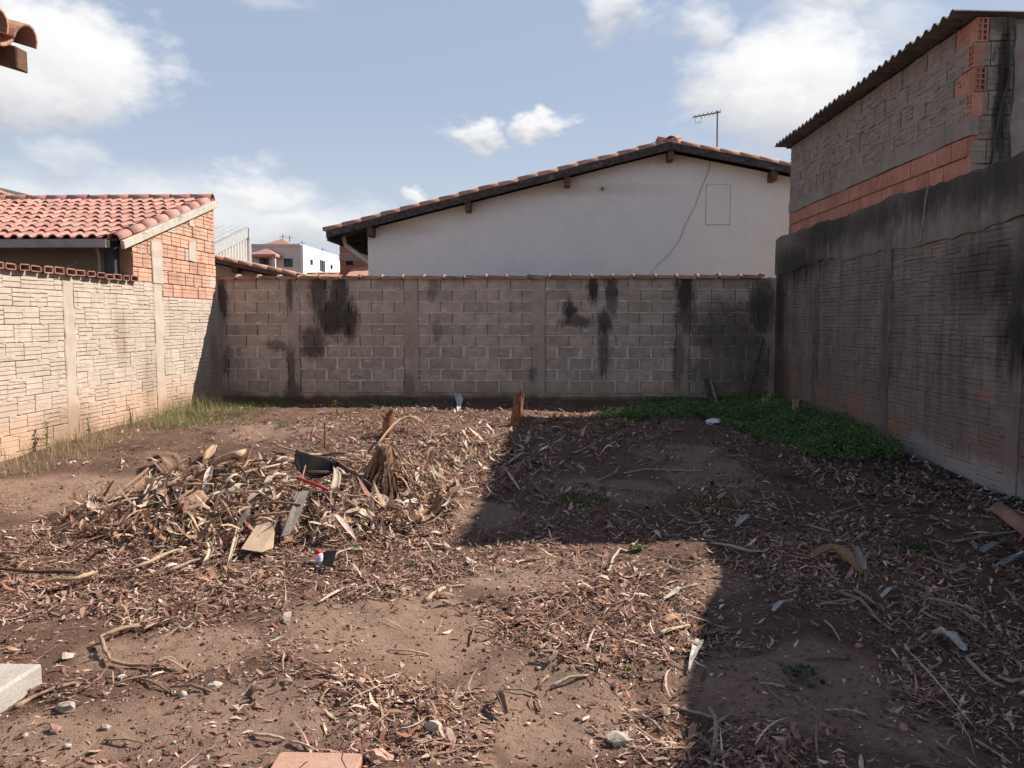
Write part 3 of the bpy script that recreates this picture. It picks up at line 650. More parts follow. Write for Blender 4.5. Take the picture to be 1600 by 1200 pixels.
def right_building():
    X0, Y0, Y1, ZT = 4.15, 8.02, 13.75, 4.36
    t = thing('brick_building', 'tall rough brick building behind the dark wall with orange band and corrugated roof', 'building', (5.6, 11, 0))
    mb = MB(); mb.box((X0+.025, Y0+.025, 0), (X0+.11, Y1, ZT-.01)); mb.build('core', 'grey_joint', t)
    mb = MB(); mb.box((X0+.112, Y0+.025, 0), (8.5, Y0+.12, ZT-.02)); mb.build('gable_core', 'grey_joint', t)
    mb = MB(); mb.box((X0+.112, Y1-.12, 0), (8.5, Y1-.001, ZT-.05)); mb.box((8.4, Y0+.122, 0), (8.5, Y1-.122, ZT-.2)); mb.build('rear_wall', 'grey_joint', t)
    r = random.Random(41)
    vo = [grooved_piece(.288, .187, .07, 300+s, 5, .006, .012, True, 'red_brick') for s in range(4)]
    vg = [grooved_piece(.288, .222, .07, 320+s, 3, .003, .010, False, 'grey_brick', .006) for s in range(6)]
    gb = [grooved_piece(.288, .222, .07, 340+s, 3, .004, .012, False, 'gable_brick', .006) for s in range(4)]
    for k in range(4):                          # orange upright bricks
        z = 2.45+.2*k+.1; off = 0 if k % 2 else .15; b0, b1 = Y0+.003, Y1
        e = [b0]+[off+.3*i for i in range(20, 48) if b0+.06 < off+.3*i < b1-.06]+[b1]
        for a, b in zip(e[:-1], e[1:]):
            link('brick', r.choice(vo), t, (X0+r.uniform(-.004, .004), (a+b)/2, z), (0, 0, R(-90)), ((b-a)/.3, 1, 1))
    mb = MB(); n = 70; vs = []
    for i in range(n+1):
        y = Y0-.012+(Y1-Y0+.012)*i/n; a = 3.25+.02*float(vnoise(y*4, 1, 2))+.012*float(vnoise(y*15, 1, 2)); b = 3.425+.02*float(vnoise(y*3, 4, 2)); p = X0-.012
        vs += [(X0+.06, y, a), (p, y, a), (p, y, b), (X0+.06, y, b)]
    mb.add(vs, [(i*4+j, i*4+4+j, i*4+5+j, i*4+1+j) for i in range(n) for j in range(3)]+[(0, 1, 2, 3), tuple(n*4+j for j in range(4))]); mb.build('cement_band', 'grey_cement', t)
    em, hm = brick_end('brick_end', 'red_brick')
    for k in range(4):
        z = 3.425+.2325*k+.116; long_side = k % 2 == 0      # side with holes to the yard on even rows
        b0 = Y0+(.12 if long_side else .003); off = 0 if k % 2 else .15
        e = [b0]+[off+.3*i for i in range(20, 48) if b0+.08 < off+.3*i < Y1-.08]+[Y1]
        for i, (a, b) in enumerate(zip(e[:-1], e[1:])):
            me = vo[0] if (i == 0 and not long_side) else r.choice(vg)
            o = link('brick', me, t, (X0+r.uniform(-.004, .004), (a+b)/2, z), (r.uniform(-.006, .006), 0, R(-90)), ((b-a)/.3, 1, 1.18 if me is vo[0] else 1))
        if long_side:
            o = link('brick_end', em, t, (X0-.004, Y0+.06, z), (0, 0, R(-90))); h_ = link('hole_depth', hm, o); h_.matrix_parent_inverse = Matrix()
        else:
            o = link('brick_end', em, t, (X0+.06, Y0-.004, z), (0, 0, 0)); h_ = link('hole_depth', hm, o); h_.matrix_parent_inverse = Matrix()
    for k in range(9):                          # gable face
        z = 2.27+.2325*k+.116; b0 = X0+(.003 if k % 2 == 1 or k < 5 else .125); b1 = 7.0; off = .1 if k % 2 else .25
        for (c0, c1) in ((b0, 4.52), (4.68, b1)):
            e = [c0]+[off+.3*i for i in range(12, 26) if c0+.06 < off+.3*i < c1-.06]+[c1]
            for a, b in zip(e[:-1], e[1:]):
                if b-a < .05: continue
                link('brick', r.choice(gb), t, ((a+b)/2, Y0+r.uniform(-.004, .004), z), (0, r.uniform(-.006, .006), 0), ((b-a)/.3, 1, 1))
    rough_column('pillar', 'grey_cement', t, 'x', 4.52, 4.68, 0, 4.28, Y0, Y0+.06, 91, .015, .015)
    smears('cement_smear', 500, Y0+.15, Y1, 3.42, 4.3, lambda a, z, o: (X0-o, a, z), 'grey_cement', t, (.03, .14), .007, 24, zsnap=(3.425, .2325))
    mb = MB(); mb.tube([(4.45, Y0-.02, 4.2), (4.47, Y0-.03, 3.8), (4.40, Y0-.03, 3.5), (4.36, Y0-.03, 3.2), (4.33, Y0-.02, 2.9)], .012, 6); mb.build('cable', 'dark_metal', t, True)
    # corrugated sheets, waves running up from the yard side
    y = Y0-.06; i = 0
    while y < Y1-.5:
        wd = 1.06; n = 48; vs = []; xe = 3.93-.03*r.random(); dz = .006*(i % 2)
        for j in range(n+1):
            yy = y+wd*j/n; zz = .025*math.sin((yy-y)/.1765*2*math.pi)
            for (x, q) in ((xe, 0), (8.7, 0), (8.7, -.008), (xe, -.008)): vs.append((x, yy, ZT+.036+dz-.035*(x-4)+zz+q))
        mb = MB(); mb.add(vs, [(j*4+k, j*4+4+k, j*4+4+(k+1) % 4, j*4+(k+1) % 4) for j in range(n) for k in range(4)]+[(0, 1, 2, 3), tuple(n*4+k for k in range(4))])
        mb.build('roof_sheet', 'fibre', t, False); y += .97; i += 1
    mb = MB(); mb.box((X0-.05, Y0+.03, ZT-.012), (X0+.1, Y1+.1, ZT+.012)); mb.build('roof_plate', 'dark_wood', t)
right_building()

# ------------------------------------------------------------------ white gabled house behind the block wall
def white_house():
    t = thing('white_house', 'white painted gable house behind the block wall with dark barge boards and clay tiles', 'house', (0.5, 18, 0))
    YW, YV = 15.78, 15.45
    ap = onY(1048, 222, YV); le = onY(510, 360, YV); re = onY(1235, 259, YV)
    xa, za = ap[0], ap[2]; sL = (za-le[2])/(xa-le[0]); sR = (za-re[2])/(re[0]-xa); xl = le[0]; xr = 6.3
    top = lambda x: za-(xa-x)*sL if x < xa else za-(x-xa)*sR
    xw0 = onY(575, 400, YW)[0]; xw1 = 5.9; dn = .13
    mb = MB(); mb.prism([(xw0, 0), (xw1, 0), (xw1, top(xw1)-dn), (xa, za-dn), (xw0, top(xw0)-dn)], 'y', YW, YW+9); mb.build('wall', 'white_wall', t)
    for (a, b) in ((xl, xa), (xa, xr)):
        e = .0
        mb = MB(); mb.prism([(a, top(a)-.03), (b, top(b)-.03), (b, top(b)), (a, top(a))], 'y', YV, YW+9.3); mb.build('roof', 'wood', t)
        mb = MB(); mb.prism([(a, top(a)-.15), (b, top(b)-.15), (b, top(b)-.012), (a, top(a)-.012)], 'y', YV-.04, YV-.004); bevel(mb.build('barge_board', 'dark_wood', t), .008)
    r = random.Random(51); bm_ = barrel_mesh('old_tile', .095, .44, 'verge_tile', .85)
    def run(x0, x1, rows):
        n = int(abs(x1-x0)/.375)
        for yy in rows:
            for i in range(n+1):
                x = x0+(x1-x0)*i/n*.985; s_ = sL if x1 > x0 else -sR; a = math.atan(sL if x1 > x0 else sR)
                # tile axis runs up the slope
                o = link('verge_tile', bm_, t, (x, yy, top(x)-.01+r.uniform(0, .012)))
                dirv = Vector((1, 0, sL)).normalized() if x1 > x0 else Vector((-1, 0, sR)).normalized()
                zz = Vector((0, 0, 1)); sd = dirv.cross(zz).normalized(); u_ = sd.cross(dirv)
                o.rotation_euler = Matrix((sd, dirv, u_)).transposed().to_euler()
                o.rotation_euler.rotate_axis('X', r.uniform(-.02, .01))
    run(xl-.06, xa-.12, (YV+.06, YV+.27)); run(xr, xa+.12, (YV+.06, YV+.27))
    rm = barrel_mesh('old_tile', .12, .42, 'ridge_tile')
    for k in range(6): link('ridge_tile', rm, t, (xa, YV-.06+.37*k, za-.01), (.02, 0, 0))
    for px in (578, 731, 886, 1047, 1208):
        x = onY(px, 300, YV+.1)[0]; z = top(x)-.15
        mb = MB(); mb.box((x-.055, YV+.02, z-.17), (x+.055, YW+.1, z+.02)); bevel(mb.build('purlin', 'wood', t), .008)
    for k in range(9):
        y = YV+.35+.9*k; mb = MB(); mb.bar((xl+.05, y, top(xl+.05)-.09), (xw0+.2, y, top(xw0+.2)-.09), .06, .11); mb.build('rafter', 'dark_wood', t)
    mb = MB(); mb.bar((xl+.03, YV-.03, top(xl)-.12), (xl+.03, YW+9, top(xl)-.12), .03, .17); mb.build('fascia', 'dark_wood', t)
    p0 = onY(537, 372, YW+.3); p1 = onY(540, 383, YW+.3); p2 = onY(574, 408, YW+.3)
    mb = MB(); mb.tube([p0+np.array([0, 0, .12]), p0, p1, p2, p2+np.array([.08, 0, -.06])], .045, 10); mb.build('downpipe', 'pvc', t, True)
    a = onY(1103, 351, YW); b = onY(1141, 289, YW)
    mb = MB(); mb.box((a[0], YW-.012, a[2]), (b[0], YW+.02, b[2])); o = bevel(mb.build('wall_hatch', 'white_wall', t), .003)
    fr = MB(); g = .011
    for (x0, x1, z0, z1) in ((a[0]-g, a[0]-.002, a[2]-g, b[2]+g), (b[0]+.002, b[0]+g, a[2]-g, b[2]+g), (a[0]-.002, b[0]+.002, a[2]-g, a[2]-.002), (a[0]-.002, b[0]+.002, b[2]+.002, b[2]+g)): fr.box((x0, YW-.006, z0), (x1, YW+.02, z1))
    fr.build('hatch_frame', 'peach', o)
    pts = [onY(x, y, YW-.012) for x, y in ((1111, 244), (1107, 268), (1095, 296), (1086, 322), (1070, 352), (1062, 375), (1045, 398), (1028, 412), (1016, 428), (1010, 445))]
    mb = MB(); mb.tube(pts, .0035, 5); mb.build('cable', 'dark_metal', t)
    p = onY(941, 296, YW); mb = MB(); mb.tube([p+np.array([0, -.07, .01]), p+np.array([0, .02, 0])], .03, 8); mb.build('pipe_stub', 'steel', t, True)
    # aerial
    m0 = onY(1121, 218, YV+1.2); m1 = onY(1121, 173, YV+1.2)
    an = thing('tv_aerial', 'thin grey television aerial on a mast above the white house roof', 'antenna', (m0[0], m0[1], top(m0[0])))
    mb = MB(); mb.tube([(m0[0], m0[1], top(m0[0])-.05), m1], .017, 8); mb.build('mast', 'steel', an)
    b0 = onY(1083, 183, YV+1.2); b1 = onY(1126, 175, YV+1.2)
    mb = MB(); mb.tube([b0, b1], .014, 6); mb.build('boom', 'steel', an)
    for i in range(7):
        f_ = i/6*.9+.03; q = b0+(b1-b0)*f_; mb = MB(); mb.tube([q+np.array([0, -.16-.05*f_, .0]), q+np.array([0, .16+.05*f_, .0])], .006, 5); mb.build('element', 'steel', an)
    mb = MB(); mb.tube([b0+np.array([.04, 0, 0]), b0+np.array([.05, 0, -.12]), b0+np.array([.16, 0, -.1]), b0+np.array([.17, 0, 0])], .006, 5); mb.build('loop', 'steel', an)
white_house()

# ------------------------------------------------------------------ houses further away
def window(t, x0, x1, z0, z1, y, axis='y'):
    mb = MB(); g = .09
    def bx(a, b, c, e, p, q): mb.box((a, p, c), (b, q, e)) if axis == 'y' else mb.box((q, a, c), (p, b, e))
    s_ = -1 if axis == 'y' else 1
    for (a, b, c, e) in ((x0, x0+g, z0, z1), (x1-g, x1, z0, z1), (x0+g, x1-g, z0, z0+g), (x0+g, x1-g, z1-g, z1), ((x0+x1)/2-g/2, (x0+x1)/2+g/2, z0+g, z1-g)):
        if axis == 'y': mb.box((a, y-.06, c), (b, y+.05, e))
        else: mb.box((y-.05, a, c), (y+.06, b, e))
    f_ = mb.build('window', 'frame', t); mb = MB()
    if axis == 'y': mb.box((x0+g, y-.02, z0+g), (x1-g, y+.01, z1-g))
    else: mb.box((y-.01, x0+g, z0+g), (y+.02, x1-g, z1-g))
    mb.build('pane', 'glass', f_)
def hip(mb, x0, x1, y0, y1, z, hh, th=.25):
    cx, cy = (x0+x1)/2, (y0+y1)/2; q = min(x1-x0, y1-y0)/2
    if x1-x0 > y1-y0: r0, r1 = (x0+q, cy), (x1-q, cy)
    else: r0, r1 = (cx, y0+q), (cx, y1-q)
    mb.add([(x0, y0, z), (x1, y0, z), (x1, y1, z), (x0, y1, z), (r0[0]-.01, r0[1]-.01, z+hh), (r1[0]+.01, r1[1]+.01, z+hh), (x0, y0, z-th), (x1, y0, z-th), (x1, y1, z-th), (x0, y1, z-th)],
           [(0, 1, 5, 4) if x1-x0 > y1-y0 else (0, 1, 4), (1, 2, 5) if x1-x0 > y1-y0 else (1, 2, 5, 4), (2, 3, 4, 5) if x1-x0 > y1-y0 else (2, 3, 5), (3, 0, 4) if x1-x0 > y1-y0 else (3, 0, 4, 5),
            (0, 6, 7, 1), (1, 7, 8, 2), (2, 8, 9, 3), (3, 9, 6, 0), (6, 9, 8, 7)])
def far_houses():
    # two-storey white house
    Y = 80; t = thing('two_storey_house', 'distant white two storey house with small red hipped roofs and aerials', 'house', (-30, Y, 0))
    c = onY(470, 385, Y); l = onY(393, 385, Y); xc, zt = c[0], c[2]; xl = l[0]
    mb = MB(); mb.box((xl, Y, 0), (xc-.02, Y+14.9, zt)); mb.build('wall', 'cream', t)
    mb = MB(); mb.box((xc-.015, Y-.1, 0), (xc+.25, Y+15, zt+.15)); mb.build('side_wall', 'white_plain', t)
    mb = MB(); mb.box((xl-.1, Y-.12, zt), (xc-.02, Y+15, zt+.25)); mb.build('parapet', 'cream', t)
    a = onY(418, 384, Y+4); b = onY(462, 384, Y+4); mb = MB(); hip(mb, a[0], b[0], Y+2.5, Y+6, a[2], (11/F)*Y); mb.build('roof', 'tile', t)
    a = onY(391, 398, Y-1.5); b = onY(434, 398, Y-1.5); mb = MB(); hip(mb, a[0], b[0], Y-2.2, Y+.5, a[2], (10/F)*Y); mb.build('porch_roof', 'tile', t)
    for x in (a[0]+.3, b[0]-.3): mb = MB(); mb.box((x-.15, Y-1.9, 0), (x+.15, Y-1.6, a[2]-.2)); mb.build('porch_post', 'cream', t)
    for (p, q, u_, v_) in ((406, 420, 404, 414), (444, 457, 404, 417)):
        a = onY(p, v_, Y); b = onY(q, u_, Y); window(t, a[0], b[0], a[2], b[2], Y)
    for (p, q, u_, v_) in ((485, 488, 406, 413), (500, 507, 408, 423), (516.5, 519, 414, 420)):
        a = onX(p, v_, xc+.25); b = onX(q, u_, xc+.25); window(t, a[1], b[1], a[2], b[2], xc+.25, 'x')
    for (px, p0, p1, Yo) in ((442, 375, 366, 4.2), (452.5, 385, 368, 8), (472, 386, 376, 10), (504, 395, 387, 12)):
        a = onY(px, p0+3, Y+Yo); b = onY(px, p1, Y+Yo); mb = MB(); mb.tube([(a[0], a[1], zt), b], .05, 5); mb.tube([b+np.array([-.4, 0, -.3]), b+np.array([.4, 0, -.25])], .03, 5); mb.build('aerial', 'steel', t)
    # metal shed
    xs = -15.1; t = thing('metal_shed', 'tall metal clad shed with corrugated siding rising behind the orange brick annex', 'shed', (-19, 38, 0))
    f_ = onX(384, 356, xs); n_ = onX(330, 384, xs); y0, y1, z0, z1 = 34.5, f_[1], 0, f_[2]; sl_ = (f_[2]-n_[2])/(f_[1]-n_[1]); tz = lambda y: f_[2]-(f_[1]-y)*sl_
    mb = MB(); vs = []; n = 60
    for i in range(n+1):
        y = y0+(y1-y0)*i/n; x = xs+(.09 if i % 4 in (1, 2) else 0); vs += [(x, y, 0), (x, y, tz(y)-.4)]
    mb.add(vs, [(2*i, 2*i+2, 2*i+3, 2*i+1) for i in range(n)]); mb.build('siding', 'siding', t)
    mb = MB(); mb.prism([(y0, tz(y0)-.45), (y1+.1, tz(y1)-.45), (y1+.1, tz(y1)+.05), (y0, tz(y0)+.05)], 'x', xs+.12, xs-.1); mb.build('verge_trim', 'zinc', t)
    mb = MB(); mb.box((xs-.1, y1, 0), (xs+.16, y1+.25, tz(y1))); mb.build('corner_trim', 'zinc', t)
    mb = MB(); vs = []; n = 44
    for i in range(n+1):
        x = xs-.1-.2*i; q = .07*(i % 2); vs += [(x, y0, tz(y0)+.06+q), (x, y1+.15, tz(y1)+.08+q)]
    mb.add(vs, [(2*i, 2*i+2, 2*i+3, 2*i+1) for i in range(n)]); mb.build('roof', 'zinc', t)
    mb = MB(); mb.box((xs-9, y0, 0), (xs-.1, y0+.1, tz(y0)-.05)); mb.box((xs-9, y0+.1, 0), (xs-8.9, y1, tz(y0)-.05)); mb.build('wall', 'siding', t)
    # peach house: gable side with a falling tiled roof
    Y = 20; t = thing('peach_house', 'low peach painted house with falling clay tile roof beside the orange brick annex', 'house', (-8, Y, 0))
    a = onY(338, 403, Y); b = onY(482, 434, Y); sl_ = (a[2]-b[2])/(b[0]-a[0]); top = lambda x: a[2]-(x-a[0])*sl_
    x0 = a[0]-2.5; mb = MB(); mb.prism([(x0, 0), (b[0]-.3, 0), (b[0]-.3, top(b[0]-.3)-.17), (x0, top(x0)-.17)], 'y', Y+.35, Y+7); mb.build('wall', 'peach', t)
    mb = MB(); mb.prism([(x0, top(x0)-.13), (b[0], top(b[0])-.13), (b[0], top(b[0])-.03), (x0, top(x0)-.03)], 'y', Y, Y+7.2); deck = mb.build('roof', 'wood', t)
    bm_ = barrel_mesh('old_tile', .1, .42, 'verge_tile', .85); r = random.Random(61)
    dv = Vector((-1, 0, sl_)).normalized(); sd = dv.cross(Vector((0, 0, 1))).normalized(); e = Matrix((sd, dv, sd.cross(dv))).transposed().to_euler()
    for k in range(6):
        for i in range(13):
            x = b[0]+.05-.375*i; o = link('roof_tile', bm_, deck, (x, Y+.08+.2*k, top(x)-.03+r.uniform(0, .015)), e)
    for px in (367, 425): p = onY(px, 410, Y+.1); mb = MB(); mb.box((p[0]-.08, Y+.05, top(p[0])-.27), (p[0]+.08, Y+.4, top(p[0])-.12)); mb.build('purlin', 'wood', t)
    # low tile roof further back
    Y = 32; t = thing('low_house', 'low house with dark red tile ridge just showing over the block wall', 'house', (-9, Y, 0))
    a = onY(452, 428, Y); b = onY(531, 424, Y); mb = MB(); mb.box((a[0], Y, 0), (b[0]-.4, Y+3.5, b[2]-.35)); mb.build('wall', 'far_brick', t)
    mb = MB(); mb.prism([(Y-.5, b[2]-.35), (Y+1.7, b[2]+.0), (Y+4, b[2]-.35), (Y+1.7, b[2]-.1)], 'x', a[0]-.3, b[0]); mb.build('roof', 'old_tile', t)
    rm = barrel_mesh('old_tile', .13, .5, 'ridge_tile')
    for k in range(int((b[0]-a[0])/.45)): link('ridge_tile', rm, t, (b[0]-.45*k, Y+1.7, b[2]-.05), (0, 0, R(90)))
    # red brick building
    Y = 24; t = thing('red_brick_building', 'unplastered red brick building seen between the distant houses and the white house', 'building', (-5.3, Y, 0))
    a = onY(531, 430, Y); b = onY(531, 377, Y); x1 = onY(600, 380, Y)[0]; r = random.Random(71)
    mb = MB(); mb.box((a[0], Y+.02, 0), (x1, Y+4, b[2])); mb.build('core', 'orange_joint', t)
    va = [grooved_piece(.39, .185, .05, 400+s, 1, .005, .012, m='far_brick') for s in range(3)]
    z = 1.9; k = 0
    while z < b[2]-.1:
        x = a[0]+(.2 if k % 2 else 0); 
        if abs(z-3.32) > .11:
            if k % 2: link('brick', va[0], t, (a[0]+.1, Y, z+.1), None, (.48, 1, 1))
            while x < x1-.1: link('brick', r.choice(va), t, (x+.2, Y+r.uniform(-.004, .004), z+.1)); x += .4
        z += .2; k += 1
    mb = MB(); mb.box((a[0]-.01, Y-.015, 3.25), (x1, Y+.03, 3.43)); mb.build('concrete_beam', 'grey_cement', t)
    p = onY(546, 411, Y); mb = MB(); mb.box((p[0]-.1, Y-.02, p[2]-.06), (p[0]+.1, Y+.02, p[2]+.06)); mb.build('vent', 'hole', t)
    mb = MB(); mb.prism([(Y-1.6, 2.45), (Y+.0, 2.95), (Y+.0, 3.05), (Y-1.6, 2.55)], 'x', onY(553, 420, Y)[0], x1); o = mb.build('porch_roof', 'old_tile', t)
    mb = MB(); mb.box((x1-.2, Y-1.5, 0), (x1-.05, Y-1.35, 2.5)); mb.build('porch_post', 'wood', t)
    # dark gable roof behind the annex
    Y = 22; t = thing('gabled_house', 'house with dark tiled gable roof showing above the red annex roof', 'house', (-17, Y, 0))
    a = onY(0, 302, Y); b = onY(58, 322, Y); sl_ = (a[2]-b[2])/(b[0]-a[0]); xa = a[0]-2; top = lambda x: a[2]-(x-a[0])*sl_
    mb = MB(); mb.prism([(xa-3, 0), (b[0]-.5, 0), (b[0]-.5, top(b[0]-.5)-.2), (xa, top(xa)-.2), (xa-3, top(xa)-1.2)], 'y', Y+.5, Y+8); mb.build('wall', 'tan', t)
    mb = MB(); mb.prism([(xa, top(xa)-.12), (b[0], top(b[0])-.12), (b[0], top(b[0])-.04), (xa, top(xa)-.04)], 'y', Y, Y+8.3); deck = mb.build('roof', 'dark_wood', t)
    mb = MB(); mb.prism([(xa, top(xa)-.12), (xa, top(xa)-.04), (xa-3.6, top(xa)-1.2), (xa-3.6, top(xa)-1.28)], 'y', Y, Y+8.3); mb.build('roof', 'old_tile', t)
    dv = Vector((-1, 0, sl_)).normalized(); sd = dv.cross(Vector((0, 0, 1))).normalized(); e = Matrix((sd, dv, sd.cross(dv))).transposed().to_euler()
    for k in range(4):
        for i in range(8): x = b[0]+.05-.375*i; link('roof_tile', bm_, deck, (x, Y+.08+.2*k, top(x)-.05), e)
    mb = MB(); mb.prism([(xa, top(xa)-.28), (b[0], top(b[0])-.28), (b[0], top(b[0])-.1), (xa, top(xa)-.1)], 'y', Y-.05, Y-.01); mb.build('barge_board', 'dark_metal', t)
far_houses()

# ------------------------------------------------------------------ near eave at the edge of the yard
def near_eave():
    X1, Y1, Z1 = -2.40, 3.62, 2.69; sl_ = .3; t = thing('veranda_roof', 'corner of a clay tile roof with timber rafter jutting over the yard', 'roof', (-3.6, 2.6, 0))
    top = lambda x: Z1-(x-X1)*sl_
    bm_ = barrel_mesh('old_tile', .085, .42, 'roof_tile', .85); r = random.Random(81)
    dv = Vector((-1, 0, sl_)).normalized(); sd = dv.cross(Vector((0, 0, 1))).normalized(); e = Matrix((sd, dv, sd.cross(dv))).transposed().to_euler()
    bp = barrel_mesh('old_tile', .085, .42, 'roof_tile', .85)
    for k in range(9):
        for i in range(7):
            x = X1-.36*i; link('roof_tile', bm_, t, (x+.03, Y1-.2*k, top(x)+.02), e)
            o = link('roof_tile', bp, t, (x, Y1-.1-.2*k, top(x)+.055), e); o.rotation_euler.rotate_axis('Y', math.pi)
    mb = MB(); mb.prism([(X1+.0, top(X1)-.10), (X1+.0, top(X1)-.0), (X1-2.6, top(X1-2.6)-.0), (X1-2.6, top(X1-2.6)-.10)], 'y', Y1-.02, Y1+.06); bevel(mb.build('rafter', 'wood', t), .006)
    mb = MB(); mb.prism([(X1-.09, top(X1-.09)-.13), (X1-.09, top(X1-.09)-.015), (X1-2.6, top(X1-2.6)-.015), (X1-2.6, top(X1-2.6)-.13)], 'y', Y1-1.4, Y1-1.3); bevel(mb.build('rafter', 'wood', t), .006)
    mb = MB(); mb.box((X1-1.0, Y1-1.75, top(X1-1)-.30), (X1-.86, Y1-.02, top(X1-.93)-.12)); bevel(mb.build('beam', 'wood', t), .006)
    mb = MB(); mb.box((X1-1.0, Y1-1.3, -.3), (X1-.86, Y1-1.16, top(X1-1)-.3)); bevel(mb.build('post', 'wood', t), .006)
    mb = MB(); mb.box((X1-2.5, Y1-1.7, -.3), (X1-2.36, Y1-.02, top(X1-2.4)-.12)); bevel(mb.build('wall', 'wash', t), .006)
near_eave()
# ------------------------------------------------------------------ litter on the ground
DENSE = [(430, 840, 330, 95, 1.), (230, 905, 280, 62, 1.), (930, 955, 180, 80, .95), (620, 1100, 160, 70, 1.), (650, 730, 190, 60, .95), (1250, 890, 260, 55, .5), (1150, 715, 240, 60, .36),
         (500, 670, 170, 22, .5), (1490, 1000, 150, 160, .36), (1420, 790, 220, 55, .42), (900, 700, 160, 45, .5), (850, 830, 130, 40, .4), (700, 660, 240, 18, .75), (1150, 1140, 110, 60, .6), (60, 850, 140, 50, .8), (1000, 810, 220, 35, .42)]
def dens(x, y, keep=.93):
    px, py = project(x, y, -.08); d_ = np.full(x.shape, .09)
    px = px+60*vnoise(x*2, y*2, 21); py = py+36*vnoise(x*2+9, y*2, 22)
    for (a, b, rx, ry, s_) in DENSE: d_ = np.maximum(d_, s_*(1-sstep(.55, 1.25, np.hypot((px-a)/rx, (py-b)/ry))))
    for (a, b, rx, ry) in BARE: d_ = d_*(1-keep*(1-sstep(.75, 1.12, np.hypot((px-a)/rx, (py-b)/ry))))
    return d_*(.35+1.3*sstep(-.25, .25, vnoise(x*3.1, y*3.1, 23)))
def scatter(n, y0=2.25, y1=13.75, pw=1.0, seed=1, keep=.93):
    g = np.random.default_rng(seed); y = y0+(y1-y0)*g.random(n)**pw; x = (g.random(n)*2-1)*(.72*y+.5)-.04*y
    ok = (x > XL+.08) & (x < XR-.08); x, y = x[ok], y[ok]; k = g.random(len(x)) < dens(x, y, keep); return x[k], y[k], g
PAL = 1.08*np.array([(.29, .165, .118), (.2, .108, .076), (.115, .06, .042), (.37, .235, .17), (.5, .365, .28), (.23, .108, .07), (.15, .09, .07), (.6, .47, .375), (.07, .04, .03)])
PALW = np.array([.18, .19, .17, .12, .11, .09, .06, .04, .04]); PALW = PALW/PALW.sum()
def raw_mesh(name, V, Q, C=None, m=None, smooth=True):
    me = bpy.data.meshes.new(name); me.vertices.add(len(V)); me.vertices.foreach_set('co', V.astype(np.float32).ravel()); k = Q.shape[1]
    me.loops.add(Q.size); me.loops.foreach_set('vertex_index', Q.ravel().astype(np.int32)); me.polygons.add(len(Q))
    me.polygons.foreach_set('loop_start', np.arange(0, Q.size, k, dtype=np.int32)); me.polygons.foreach_set('loop_total', np.full(len(Q), k, np.int32)); me.update()
    if C is not None:
        a = me.color_attributes.new('tint', 'FLOAT_COLOR', 'POINT'); a.data.foreach_set('color', np.concatenate([C, np.ones((len(C), 1))], 1).astype(np.float32).ravel())
    if smooth: me.polygons.foreach_set('use_smooth', [True]*len(Q))
    if m: me.materials.append(M[m])
    return link(name, me)
def leaves(name, x, y, g, L, W_, lift, tilt, bend, ns=4, na=2, m='litter', cols=None, w=None, smooth=True):
    n = len(x); th = g.random(n)*2*np.pi; s_ = np.linspace(-.5, .5, ns+1); a = np.linspace(-1, 1, na+1)
    S, A = np.meshgrid(s_, a, indexing='ij')                              # stations x across
    prof = np.clip(1.05-np.abs(S*2)**2.2, .12, 1)
    k = bend*(g.random(n)-.35)*2; pit = tilt*(g.random(n)-.5)*2; cur = (g.random(n)-.3)*1.5; sk = (g.random(n)-.5)*1.6
    along = S[None]*L[:, None, None]; across = A[None]*prof[None]*W_[:, None, None]/2
    across = across + sk[:, None, None]*L[:, None, None]*(S[None]**2)                      # sideways sweep
    up = along*np.sin(pit)[:, None, None]+np.abs(along)*0 + k[:, None, None]*L[:, None, None]*(S[None]**2)*2 + cur[:, None, None]*W_[:, None, None]*.45*(A[None]**2)*prof[None]
    up = up+.18*W_[:, None, None]*(g.random((n, ns+1, na+1))-.5)
    up = up-up.reshape(n, -1).min(1)[:, None, None]*.8+.001
    along = along*np.cos(pit)[:, None, None]
    c, sn = np.cos(th)[:, None, None], np.sin(th)[:, None, None]
    X = x[:, None, None]+along*c-across*sn; Y = y[:, None, None]+along*sn+across*c
    zc = hgt(x, y)[:, None, None]; Z = np.maximum(hgt(X, Y), zc-.02)+up+(lift*g.random(n)**2)[:, None, None]
    V = np.stack([X, Y, Z], -1).reshape(-1, 3); per = (ns+1)*(na+1)
    q = np.array([(i*(na+1)+j, i*(na+1)+j+1, (i+1)*(na+1)+j+1, (i+1)*(na+1)+j) for i in range(ns) for j in range(na)])
    Q = (np.arange(n)[:, None, None]*per+q[None]).reshape(-1, 4)
    P_ = PAL if cols is None else cols; ww = PALW if w is None else w
    C = P_[g.choice(len(P_), n, p=ww)]*(.75+.5*g.random((n, 1)))*(.94+.12*g.random((n, 3)))
    return raw_mesh(name, V, Q, np.repeat(C, per, 0), m, smooth)
def lstuff(o, label, cat): tag(o, label, cat); return stuff(o)
x, y, g = scatter(330000, pw=1.35, seed=31); n = len(x)
L = np.clip(np.exp(g.normal(math.log(.033), .55, n)), .012, .12)*(.75+.3*np.minimum(y/6, 1.5)); print('leaf litter', n)
lstuff(leaves('leaf_litter', x, y, g, L, L*(.10+.26*g.random(n)**1.5), .022, .42, .5, 3, 1), 'brown chopped dry leaf litter strewn over the bare soil', 'leaf litter')
x, y, g = scatter(360000, 2.2, 8, 1.6, 32, .45); n = len(x); L = np.clip(np.exp(g.normal(math.log(.02), .5, n)), .007, .06); print('crumbs', n)
lstuff(leaves('plant_crumbs', x, y, g, L, L*(.12+.4*g.random(n)), .003, .3, .3, 2, 1), 'fine crumbs of dry leaf and twig scattered on the soil', 'crumbs')
